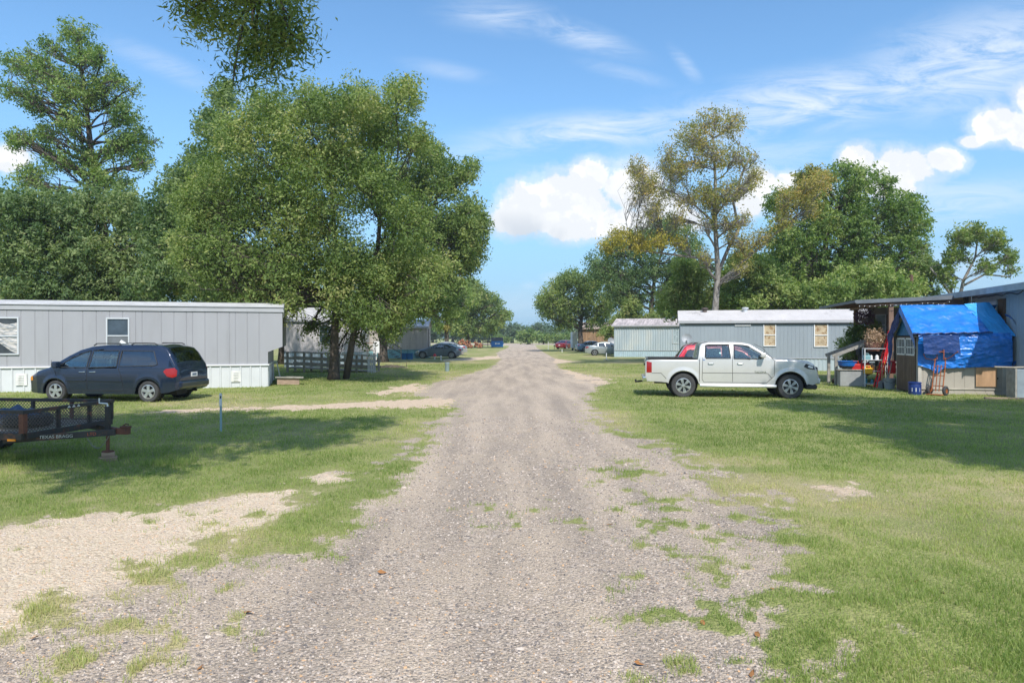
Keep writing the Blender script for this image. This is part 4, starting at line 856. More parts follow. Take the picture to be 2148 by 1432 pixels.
# white cabinet, brown barn and far bits on the right of the road
Yw = 96; e = thing('storage_trailer', 'tall narrow white box trailer end beside the willow oak', 'trailer', (PX(1206, Yw), Yw, 0), 0)
w = 5.2 / F * Yw; mb = MB(); mb.box(-w, w, 0, 3.2, .35, PZ(696, Yw)); mb.build('body', M_white, e, bevel=.03)
mb = MB(); mb.box(-w + .05, w - .05, -.03, -.002, .5, PZ(699, Yw)); mb.build('door', mat('offwhite', (.62,.61,.56), .6), e)
for x in (-w * .7, w * .7): mb = MB(); mb.cyl((x - .1, 1.2, .3), (x + .1, 1.2, .3), .3); mb.build('wheel', M_dark, e)
Yd = 101; xd = PX(1222, Yd); e = thing('barn', 'old brown plank barn behind the willow oak', 'barn', (xd, Yd, 0), 0); wd = PX(1300, Yd) - xd
M_plank = mat('rusty_brown_planks', (.24,.15,.085), .9, var=.4, scale=1.2, col2=(.40,.27,.17), thr=(.5,.65), stretch=(3,3,.3))
mb = MB(); ribbed(mb, 0, wd, 0, PZ(690, Yd), .3, .03, 'groove'); mb.box(0, .02, .02, 6, 0, PZ(690, Yd)); mb.box(wd - .02, wd, .02, 6, 0, PZ(690, Yd)); mb.box(.02, wd - .02, 5.98, 6, 0, PZ(690, Yd)); mb.build('wall', M_plank, e)
mb = MB(); zt_ = PZ(690, Yd); mb.prism([(-.4, zt_), (3, zt_ + 1.0), (6.4, zt_), (6.4, zt_ + .08), (3, zt_ + 1.08), (-.4, zt_ + .08)], -.3, wd + .3, 'YZ'); mb.build('roof', mat('barn_tin', (.34,.27,.22), .7, var=.3), e)
for i, (px, pt, pb, lab) in enumerate([(1179,732,739,'short white stake on the grass in front of the dark red car'),(1272,740,755,'white marker stake on the grass in front of the silver sedan'),(1150,716,733,'thin grey post at the grass edge where the road ends on the right'),(1163,726,732,'tiny dark mailbox post right of the road end')]):
    X, Y = G(px, pb); e = thing('marker_stake', lab, 'stake', (X, Y, 0)); mb = MB(); h = (pb - pt) / F * Y; mb.box(-.03,.03,-.03,.03,-.05,h); mb.build('stake', M_white if i < 2 else M_alum if i == 2 else M_dark, e)
    if i == 1: mb = MB(); mb.box(-.22,.22,-.15,.15,-.02,.05); mb.build('base', M_greywood, e, bevel=.02)
    if i == 3: mb = MB(); mb.box(-.12,.12,-.25,.25,h,h+.22); mb.build('mailbox', M_dark, e, bevel=.05)
# --- things along the left side of the road
X, Y = G(938, 779.5); e = thing('utility_pedestal', 'stubby grey green cable pedestal standing in the lawn left of the road', 'pedestal', (X, Y, 0))
M_ped = mat('grey_green_plastic', (.19,.255,.25), .5, var=.1); mb = MB(); mb.lathe([(.0,.0),(.115,.0),(.115,.40)], 20); mb.build('body', M_ped, e, smooth=True); mb = MB(); mb.lathe([(.125,.38),(.125,.47),(.10,.50),(.0,.505)], 20); mb.build('cap', M_ped, e, smooth=True)
X, Y = G(852, 772); e = thing('stick_post', 'thin dark stick standing in the grass left of the pedestal', 'stake', (X, Y, 0)); mb = MB(); mb.tube([(0,0,-.05),(.02,0,.2),(0,0,.38)], [.018,.015,.01], 6); mb.build('stick', M_dwood, e)
X, Y = G(463, 906); e = thing('marker_post', 'slim pale blue grey marker post with a tag, standing in the near left lawn', 'post', (X, Y, 0)); mb = MB(); mb.box(-.017,.017,-.012,.012,-.05,.74); mb.build('post', mat('faded_blue_plastic', (.26,.40,.44), .5, var=.15), e)
mb = MB(); mb.box(-.024,.024,-.016,-.0125,.50,.74); mb.build('tag', M_white, e); mb = MB(); mb.box(-.012,.012,-.018,-.0165,.64,.69); mb.build('tag_mark', M_dark, e)
X, Y = G(1043, 729.3); Yd_ = Y; e = thing('dumpster', 'blue steel dumpster with sloping dark lid at the end of the road', 'dumpster', (X, Y, 0), R(4))
w = 12.3 / F * Yd_; hb = PZ(715, Yd_); ht = PZ(708.2, Yd_)
M_dblue = mat('dumpster_blue', (.01,.16,.50), .45, var=.12); M_lid = mat('dumpster_lid', (.075,.085,.115), .6)
mb = MB(); mb.prism([(0, .15), (0, hb), (.7, ht - .05), (1.5, ht - .05), (1.5, .15)], -w, w, 'YZ'); mb.build('bin', M_dblue, e, bevel=.03)
mb = MB(); mb.prism([(-.05, hb + .02), (.7, ht - .02), (1.52, ht - .02), (1.52, ht + .05), (.68, ht + .05), (-.05, hb + .10)], -w - .02, w + .02, 'YZ'); mb.build('lid', M_lid, e)
for x in (-w, w - .1):
    mb = MB(); mb.box(x, x + .1, -.08, -.003, .15, hb - .05); mb.build('rib', M_dblue, e)
    mb = MB(); mb.cyl((x + .02, .15, .08), (x + .08, .15, .08), .08); mb.build('caster', M_dark, e)
for s in (-1, 1): mb = MB(); mb.box(s * (w + .09) - .08, s * (w + .09) + .08, .35, 1.1, hb * .55, hb * .75); mb.build('fork_pocket', M_dblue, e)
mb = MB(); mb.lathe([(.0, -.012), (.16, -.012), (.16, -.004)], 20, 'Y', (-.25, 0, hb * .62)); mb.box(-.02, .5, -.012, -.003, hb * .56, hb * .68); mb.build('logo', M_white, e)
# pile of split logs
e = thing('log_pile', 'long heap of reddish cut firewood beside the dumpster', 'log pile', (PX(955, 117), 117, 0), 0)
rl = random.Random(4); M_log = mat('red_brown_log', (.24,.09,.045), .85, var=.45, scale=2, col2=(.46,.25,.13), thr=(.52,.62))
for k in range(78):
    x = rl.uniform(0, 4.5); hmax = 1.32 * math.sin(min(1, (x + .35) / 1.0) * 1.57) * (1 - max(0, x - 2.2) * .2); z = rl.uniform(.1, max(.2, hmax)); y = rl.uniform(-.5, .6) - (hmax - z) * .4; r = rl.uniform(.10, .18)
    mb = MB(); d = Vector((rl.uniform(-.5,.5), rl.uniform(.6, 1) , rl.uniform(-.35,.35))).normalized() * rl.uniform(.25,.45); mb.cyl(Vector((x,y,z)) - d, Vector((x,y,z)) + d, r, r * .9, 9); mb.build('log', M_log, e)
# fence behind the dumpster
e = thing('fence', 'dark low rail fence running left of the dumpster', 'fence', (PX(1012, 121), 121, 0), 0)
for k in range(3): mb = MB(); mb.box(k * .9, k * .9 + .1, 0, .1, 0, 1.35); mb.build('post', M_dwood, e)
mb = MB(); mb.box(0, 1.9, -.02, -.002, 1.0, 1.2); mb.box(0, 1.9, -.02, -.002, .5, .65); mb.build('rail', M_dwood, e)
# ------------------------------------------------------------------ vehicles
def interp(P, x):
    if x <= P[0][0]: return P[0][1]
    for a, b in zip(P, P[1:]):
        if x <= b[0]: return a[1] + (b[1] - a[1]) * (0 if b[0] == a[0] else (x - a[0]) / (b[0] - a[0]))
    return P[-1][1]
def smoothp(P, it=2):
    """round the corners of a profile"""
    for _ in range(it):
        Q = [P[0]]
        for a, b in zip(P, P[1:]): Q += [(a[0] * .75 + b[0] * .25, a[1] * .75 + b[1] * .25), (a[0] * .25 + b[0] * .75, a[1] * .25 + b[1] * .75)]
        P = Q + [P[-1]]
    return P
def inpoly(p, poly):
    c = False; n = len(poly)
    for i in range(n):
        a, b = poly[i], poly[(i + 1) % n]
        if (a[1] > p[1]) != (b[1] > p[1]) and p[0] < (b[0] - a[0]) * (p[1] - a[1]) / (b[1] - a[1]) + a[0]: c = not c
    return c
class Car:
    """x runs from the rear bumper (0) to the front (L); y is the half width outwards; local origin under the middle of the car"""
    def __init__(s, L_, W, top, bot, plan, belt, lean, wheels, rw, arch, rc=.10, crown=.05):
        s.L = L_; s.W = W; s.top = top; s.bot = bot; s.plan = plan; s.belt = belt; s.lean = lean; s.wheels = wheels; s.rw = rw; s.arch = arch; s.rc = rc; s.crown = crown
    def zt(s, x): return interp(s.top, x)
    def zb(s, x, arches=True):
        z = interp(s.bot, x)
        if arches:
            for wx in s.wheels:
                d = abs(x - wx)
                if d < s.arch: z = max(z, s.rw + math.sqrt(s.arch ** 2 - d * d) - .02)
        return z
    def y(s, x, z):
        w = interp(s.plan, x) * s.W
        b = interp(s.belt, x) if isinstance(s.belt, list) else s.belt
        if z > b: w -= s.lean * (z - b) + .10 * (z - b) ** 2
        elif z > b - .14: w -= -.012 * (1 - (b - z) / .14) * 0
        w -= .16 * max(0, .62 - z) ** 2 * 1.2
        w += .012 * math.sin(max(0, min(1, (z - .5) / (b - .5))) * math.pi)
        for wx in s.wheels:                      # flared arches
            d = math.hypot(x - wx, z - s.rw) - s.arch
            if 0 <= d < .11: w += .022 * (1 - d / .11) 
        return w
    def section(s, x, ns=14, nc=5, nt=6):
        zb = s.zb(x); zt = max(s.zt(x), zb + .03); rc = min(s.rc, (zt - zb) * .45); pts = []
        for i in range(ns + 1): z = zb + (zt - rc - zb) * i / ns; pts.append((s.y(x, z), z))
        yt = pts[-1][0]; 
        for i in range(1, nc + 1): a = R(90) * i / nc; pts.append((yt - rc + rc * math.cos(a), zt - rc + rc * math.sin(a)))
        yt -= rc
        for i in range(1, nt + 1): yy = yt * (1 - i / nt); pts.append((yy, zt + s.crown * (1 - (yy / yt) ** 2) if yt > 0 else zt))
        return pts
    def body(s, parent, mt, name='body', cut=(), topcut=(), step=.03, extra=()):
        xs = set([.001, s.L - .001] + [p[0] for p in s.top] + list(extra)); n = int(s.L / step); xs |= {s.L * i / n for i in range(1, n)}
        for wx in s.wheels: xs |= {wx - s.arch + .002, wx + s.arch - .002}
        xs = sorted(x for x in xs if .0005 < x < s.L); xs = [xs[0]] + [b for a, b in zip(xs, xs[1:]) if b - a > .004]
        mb = MB(); V = []; sec = [s.section(x) for x in xs]; m = len(sec[0])
        for sg in (1, -1):
            base = len(V)
            for x, sc in zip(xs, sec): V += [(x - s.L / 2, sg * p[0], p[1]) for p in sc]
            fs = []
            for i in range(len(xs) - 1):
                for j in range(m - 1):
                    xm = (xs[i] + xs[i + 1]) / 2; zm = (sec[i][j][1] + sec[i + 1][j + 1][1]) / 2; ym = (sec[i][j][0] + sec[i + 1][j + 1][0]) / 2
                    if j < 15 and any(inpoly((xm, zm), c) for c in cut): continue
                    if j >= 15 and any(a < xm < b and ym < s.y(xm, s.zt(xm)) - s.rc - wd + 1e-6 for a, b, wd in topcut): continue
                    q = (base + i * m + j, base + (i + 1) * m + j, base + (i + 1) * m + j + 1, base + i * m + j + 1); fs.append(q if sg == -1 else q[::-1])
            mb.f += fs
        N0 = len(V); Rr = [j for j in range(m)]
        # close ends and underside
        for e_, k in ((0, 0), (1, len(xs) - 1)):
            a = k * m; b = len(xs) * m + k * m
            for j in range(m - 1): q = (a + j, a + j + 1, b + j + 1, b + j); mb.f.append(q if e_ == 0 else q[::-1])
        for i in range(len(xs) - 1): a = i * m; b = len(xs) * m + i * m; mb.f.append((a, b, b + m, a + m))
        mb.v = V
        return mb.build(name, mt, parent, smooth=True, fix=False)
    def panel(s, parent, name, mt, poly, side=1, off=.004, nx=14, nz=8):
        xs = sorted({p[0] for p in poly} | {min(p[0] for p in poly) + (max(p[0] for p in poly) - min(p[0] for p in poly)) * i / nx for i in range(nx + 1)})
        x0, x1 = xs[0], xs[-1]; rows = []
        for x in xs:
            xx = min(max(x, x0 + 1e-4), x1 - 1e-4); zz = []
            for a, b in zip(poly, poly[1:] + poly[:1]):
                if (a[0] > xx) != (b[0] > xx): zz.append(a[1] + (b[1] - a[1]) * (xx - a[0]) / (b[0] - a[0]))
            if len(zz) >= 2: rows.append((x, min(zz), max(zz)))
        mb = MB(); V = []; fs = []
        for lay in (off, off - .006):
            for x, a, b in rows: V += [(x - s.L / 2, side * (s.y(x, a + (b - a) * k / nz) + lay), a + (b - a) * k / nz) for k in range(nz + 1)]
        n = len(rows); m = nz + 1
        for i in range(n - 1):
            for k in range(nz):
                q = (i * m + k, (i + 1) * m + k, (i + 1) * m + k + 1, i * m + k + 1); fs.append(q if side < 0 else q[::-1]); o_ = n * m; fs.append(tuple(o_ + t for t in (q[::-1] if side < 0 else q)))
        mb.v = V; mb.f = fs; return mb.build(name, mt, parent, smooth=2, fix=False)
    def line(s, mb, pts, r, side=1, off=.002, closed=False):
        P = []
        pp = pts + ([pts[0]] if closed else [])
        for a, b in zip(pp, pp[1:]):
            n = max(1, int(math.hypot(b[0] - a[0], b[1] - a[1]) / .08))
            P += [(a[0] + (b[0] - a[0]) * i / n, a[1] + (b[1] - a[1]) * i / n) for i in range(n)]
        if not closed: P.append(pts[-1])
        mb.tube([(x - s.L / 2, side * (s.y(x, z) + off), z) for x, z in P], r, 5, closed=closed)
    def topglass(s, parent, name, mt, a, b, wd, off=.006, n=8):
        mb = MB()
        def fn(u, v):
            x = a + (b - a) * u; yt = s.y(x, s.zt(x)) - s.rc - wd; y = yt * (2 * v - 1); full = s.y(x, s.zt(x)) - s.rc
            return (x - s.L / 2, y, s.zt(x) + s.crown * (1 - (y / full) ** 2) + off)
        mb.grid(fn, n, 10); return mb.build(name, mt, parent, smooth=2)
M_tyre = mat('tyre_rubber', (.045,.045,.047), .85, var=.25, scale=8); M_rim = mat('alloy_rim', (.52,.53,.54), .3, metal=.75, var=.08); M_rimdark = mat('dark_alloy', (.05,.05,.055), .4, metal=.5)
M_black = mat('black_plastic', (.025,.026,.028), .55); M_chrome = mat('chrome', (.72,.74,.76), .12, metal=1, var=.03)
M_red = mat('red_lamp', (.30,.004,.006), .12, var=.15, coat=.6); M_amber = mat('amber_lamp', (.75,.27,.03), .15, coat=.5); M_clear = mat('clear_lamp', (.55,.58,.62), .08, coat=1, metal=.3)
M_glasscar = glass('tinted_car_glass', (.62,.72,.70), .06); M_glassdark = glass('privacy_glass', (.16,.22,.27), .11)
M_seat = mat('seat_fabric', (.10,.10,.11), .9); M_under = mat('underbody', (.02,.02,.02), .9)
def wheel(parent, x, y, r, w, side, spokes=5, rim=M_rim, back=None, sw=.055, split=False, ri=None):
    e = thing('wheel', None, None, (x, y, r)); e.parent = parent
    if side < 0: e.rotation_euler = (0, 0, math.pi)
    ri = ri or r * .64
    mb = MB(); mb.lathe([(ri, -w/2), (r * .93, -w/2), (r, -w/2 + .03), (r, w/2 - .03), (r * .94, w/2), (r * .80, w/2 + .006), (ri, w/2 - .01)], 36, 'Y'); mb.build('tyre', M_tyre, e, smooth=True)
    mb = MB(); mb.lathe([(ri - .005, -w/2), (ri + .003, w/2 - .008), (ri - .014, w/2 - .004), (ri - .03, w/2 - .03), (ri - .035, w/2 - .09)], 32, 'Y')
    y0, y1 = w/2 - .045, w/2 - .012
    for k in range(spokes):
        a = 2 * math.pi * k / spokes + .3
        offs = [(-.10, .0), (.10, 0)] if split else [(0, 0)]
        for (da, _) in offs:
            c, s_ = math.cos(a + da), math.sin(a + da); c0, s0 = math.cos(a), math.sin(a); n0 = (-s_, c)
            p0 = (c0 * .045, s0 * .045); p1 = (c * (ri - .012), s_ * (ri - .012)); h0, h1 = sw * .42, sw * .52
            vs = []
            for yy in (y0, y1):
                for (p, h) in ((p0, h0), (p1, h1)):
                    vs += [(p[0] + n0[0] * h, yy, p[1] + n0[1] * h), (p[0] - n0[0] * h, yy, p[1] - n0[1] * h)]
            mb.add(vs, [(4,5,7,6),(0,2,3,1),(0,4,6,2),(1,3,7,5),(2,6,7,3),(0,1,5,4)])
    mb.lathe([(.0, y1 + .008), (.05, y1 + .006), (.06, y0)], 16, 'Y'); mb.build('rim', rim, e, smooth=True)
    mb = MB(); mb.lathe([(.0, w/2 - .10), (ri - .02, w/2 - .10)], 24, 'Y'); mb.build('brake_disc', back or M_rimdark, e, fix=False)
    return e
def paint(name, col, rough=.25, metal=.25, coat=.8, var=.06, **k): return mat(name, col, rough, metal, var, 1.5, coat=coat, **k)
def seats(parent, L_, rows, zs=.62, half=.38):
    mb = MB()
    for x in rows:
        for y in (-half, half):
            mb.box(x - L_ / 2 - .05, x - L_ / 2 + .45, y - .24, y + .24, zs - .2, zs); mb.box(x - L_ / 2 - .17, x - L_ / 2 - .03, y - .24, y + .24, zs - .1, zs + .52); mb.box(x - L_ / 2 - .17, x - L_ / 2 - .06, y - .12, y + .12, zs + .56, zs + .74)
    return mb.build('seat', M_seat, parent, bevel=.03)
def inside(parent, c, x0, x1, xd, zf=.42, zd=.95, xw=None):
    mb = MB(); h = c.L / 2; mb.box(x0 - h, x1 - h, -c.W + .12, c.W - .12, zf, zf + .03); mb.build('cabin_floor', M_under, parent)
    mb = MB(); mb.box(xd - h, xd + .35 - h, -c.W + .14, c.W - .14, zd - .28, zd); mb.build('dashboard', M_black, parent, bevel=.04)
    mb = MB(); mb.tube([(xd - .22 - h + .05 * math.sin(a), .38 + .17 * math.cos(a), zd - .03 + .17 * math.sin(a)) for a in [i * math.pi / 8 for i in range(16)]], .014, 6, closed=True); mb.cyl((xd - .2 - h, .38, zd - .03), (xd - h, .38, zd - .08), .03); mb.build('steering_wheel', M_black, parent)
def mirror(parent, c, x, z, side, mt, sz=(.09, .11, .10)):
    y = c.y(x, z); mb = MB(); mb.box(x - c.L/2 - sz[0], x - c.L/2 + sz[0] * .8, side * (y + .03) if side > 0 else side * (y + .03) - sz[1] * 2, (side * (y + .03) + sz[1] * 2) if side > 0 else side * (y + .03), z, z + sz[2] * 2)
    o = mb.build('side_mirror', mt, parent, bevel=.035, seg=2); mb = MB(); mb.box(x - c.L/2 - .03, x - c.L/2 + .03, min(side * (y - .03), side * (y + .04)), max(side * (y - .03), side * (y + .04)), z, z + .06); mb.build('mirror_arm', M_black, o); return o
def handle(parent, c, x, z, side, mt, w=.09):
    mb = MB(); y = c.y(x, z) + .02; mb.tube([(x - w - c.L/2, side * (y - .02), z), (x - w * .7 - c.L/2, side * (y + .012), z), (x + w * .7 - c.L/2, side * (y + .012), z), (x + w - c.L/2, side * (y - .02), z)], .014, 6); return mb.build('door_handle', mt, parent, smooth=True)
def text(parent, name, s, size, mt, loc, rot, ext=.003):
    cu = bpy.data.curves.new(name, 'FONT'); cu.body = s; cu.size = size; cu.extrude = ext; cu.align_x = 'CENTER'; cu.align_y = 'CENTER'
    o = bpy.data.objects.new(name, cu); scene.collection.objects.link(o); dg = bpy.context.evaluated_depsgraph_get(); me = bpy.data.meshes.new_from_object(o.evaluated_get(dg)); me.name = name
    bpy.data.objects.remove(o); o = link(bpy.data.objects.new(name, me)); me.materials.clear(); me.materials.append(mt); o.location = loc; o.rotation_euler = rot; o.parent = parent; return o

# --- silver pickup
def pickup():
    ang = R(-9.5); Yr = 20.7; K = .935
    c = Car(5.39, .93, [(0,1.14),(.06,1.24),(1.64,1.24),(1.66,1.30),(1.72,1.66),(1.80,1.74),(2.0,1.785),(2.7,1.79),(3.1,1.765),(3.28,1.72),(3.95,1.285),(4.05,1.25),(4.6,1.235),(5.05,1.17),(5.2,1.08),(5.30,.92),(5.39,.70)],
            [(0,.52),(.5,.50),(.9,.46),(1.8,.44),(4.0,.44),(4.9,.50),(5.15,.44),(5.39,.52)],
            [(0,.955),(.12,.985),(.5,1.0),(4.4,1.0),(4.9,.97),(5.15,.90),(5.3,.80),(5.39,.68)], 1.25, .30, [1.20, 4.47], .385, .49, rc=.075, crown=.02)
    u = Vector((math.cos(ang), math.sin(ang))); v = Vector((-math.sin(ang), math.cos(ang)))
    o = Vector((PX(1354, Yr), Yr)); ctr = o + (u * (5.39 / 2) + v * .93) * K
    e = thing('pickup_truck', 'silver white crew cab pickup truck parked sideways on the right lawn', 'pickup truck', (ctr.x, ctr.y, 0), ang); e.scale = (K, K, K)
    P = paint('silver_white_paint', (.55,.54,.52), .26, .2, .8, var=.05, col2=(.42,.38,.33), thr=(.60,.85))
    wr = [(1.86,1.30),(1.86,1.32),(1.90,1.66),(2.0,1.69),(2.62,1.69),(2.66,1.27),(1.95,1.27)]
    wr = [(1.88,1.30),(1.90,1.67),(2.62,1.69),(2.66,1.27),(1.95,1.27)]
    wf = [(2.76,1.26),(2.78,1.69),(3.06,1.68),(3.24,1.62),(3.60,1.40),(3.62,1.30),(3.55,1.26)]
    b = c.body(e, P, cut=(wr, wf), topcut=((3.34, 3.88, .03), (.10, 1.58, .0)), extra=(1.58,1.60,1.62))
    for s in (-1, 1):
        c.panel(e, 'side_window', M_glasscar, wr, s); c.panel(e, 'side_window', M_glasscar, wf, s)
        mb = MB(); c.line(mb, wr, .016, s, .006, True); c.line(mb, wf, .016, s, .006, True); mb.build('window_seal', M_black, e)
        mb = MB(); c.line(mb, [(1.80,1.28),(1.78,.60),(1.84,.50),(2.73,.50)], .006, s); c.line(mb, [(2.71,1.66),(2.72,.50),(3.75,.50),(3.98,.72),(3.99,1.2),(3.62,1.62),(3.4,1.72)], .006, s); c.line(mb, [(1.70,1.24),(1.69,.52)], .008, s); c.line(mb, [(.20,.62+.16),(.50,.78),(.66,.60)], .006, s); c.line(mb, [(1.80,.80),(3.78,.80),(3.9,.66)], .006, s); mb.build('panel_gap', M_under, e)
        handle(e, c, 2.05, 1.10, s, M_chrome); handle(e, c, 2.95, 1.10, s, M_chrome)
        mirror(e, c, 3.62, 1.30, s, P, (.09,.12,.075))
        c.panel(e, 'tail_lamp', M_red, [(.035,.80),(.035,1.16),(.20,1.13),(.20,.80)], s, .008)
        c.panel(e, 'headlamp', M_black, [(4.86,1.02),(4.93,1.11),(5.18,1.03),(5.22,.92),(5.0,.95)], s, .010); c.panel(e, 'lamp_lens', M_clear, [(4.98,1.01),(5.02,1.06),(5.14,1.02),(5.16,.96),(5.04,.98)], s, .014)
        mb = MB(); mb.tube([(1.72 - 2.695, s * .95, .40), (1.9 - 2.695, s * 1.0, .40), (3.9 - 2.695, s * 1.0, .40), (4.02 - 2.695, s * .93, .40)], .05, 8); mb.build('running_board', M_alum, e, smooth=True)
        for x in (1.20, 4.47):
            wheel(e, x - 2.695, s * .79, .385, .26, s, 6, M_rim, sw=.05, split=True, ri=.235)
            mb = MB(); mb.lathe([(.0, 0), (.48, 0)], 28, 'Y', (x - 2.695, s * .62, .44)); mb.build('wheel_well', M_under, e, fix=False)
            mb = MB(); P_ = [(x + (.49) * math.cos(t) - 2.695, s * (c.y(x, .6) + .012), max(.46, .385 + .49 * math.sin(t) - .0)) for t in [R(k) for k in range(5, 176, 8)]]; mb.tube(P_, .016, 6); mb.build('arch_trim', P, e, smooth=True)
    c.topglass(e, 'windshield', M_glasscar, 3.32, 3.90, .02)
    mb = MB(); mb.box(.10 - 2.695, 1.58 - 2.695, -.75, .75, .80, .82); mb.box(1.575 - 2.695, 1.60 - 2.695, -.78, .78, .8, 1.24); mb.box(.08 - 2.695, .10 - 2.695, -.78, .78, .8, 1.2)
    for s in (-1, 1): mb.box(.10 - 2.695, 1.58 - 2.695, min(s*.76, s*.77), max(s*.76, s*.77), .8, 1.22)
    mb.build('bed_liner', M_black, e)
    mb = MB()
    for s in (-1, 1): mb.box(.05 - 2.695, 1.64 - 2.695, min(s*.83, s*.935), max(s*.83, s*.935), 1.235, 1.262)
    mb.box(.04 - 2.695, .09 - 2.695, -.83, .83, 1.236, 1.255); mb.build('rail_cap', M_black, e, bevel=.006)
    mb = MB(); mb.box(-.005 - 2.695, -.001 - 2.695, -.76, .76, .66, 1.12); mb.build('tailgate', P, e); mb = MB(); mb.box(-.03 - 2.695, -.006 - 2.695, -.15, .15, 1.0, 1.06); mb.build('tailgate_handle', M_black, e)
    mb = MB(); mb.box(-.10 - 2.695, .12 - 2.695, -.90, .90, .50, .66); mb.build('rear_bumper', M_chrome, e, bevel=.03, seg=2)
    mb = MB(); mb.tube([(-.05 - 2.695, 0, .47), (-.32 - 2.695, 0, .44)], .03, 8); mb.cyl((-.30 - 2.695, 0, .44), (-.30 - 2.695, 0, .52), .03); mb.build('tow_hitch', M_under, e)
    mb = MB(); mb.box(5.18 - 2.695, 5.36 - 2.695, -.62, .62, .72, 1.0); mb.build('grille', M_black, e, bevel=.03); mb = MB(); mb.box(5.1 - 2.695, 5.42 - 2.695, -.72, .72, .46, .66); mb.build('front_bumper', P, e, bevel=.06, seg=2)
    mb = MB(); mb.box(4.95 - 2.695, 5.30 - 2.695, -.80, .80, .30, .46); mb.build('air_dam', M_black, e, bevel=.04)
    mb = MB(); mb.tube([(1.2-2.695,-.7,.385),(1.2-2.695,.7,.385)], .06, 8); mb.box(.3-2.695,5.0-2.695,-.45,-.37,.42,.52); mb.box(.3-2.695,5.0-2.695,.37,.45,.42,.52); mb.tube([(4.47-2.695,-.7,.385),(4.47-2.695,.7,.385)], .05, 8); mb.build('chassis', M_under, e)
    text(e, 'badge', 'TACOMA', .085, M_chrome, (3.56 - 2.695, -(c.y(3.56, .83) + .006), .835), (R(90), 0, 0))
    text(e, 'badge', 'SR5', .05, M_dblue, (1.83 - 2.695, -(c.y(1.83, 1.22) + .006), 1.215), (R(90), 0, 0))
    seats(e, 5.39, (2.05, 2.85), .88); inside(e, c, 1.8, 3.9, 3.30, .6, 1.20)
    mb = MB(); mb.tube([(4.02-2.695,.7,1.25),(3.98-2.695,.7,1.55)], .005, 5); mb.build('antenna', M_black, e)
pickup()

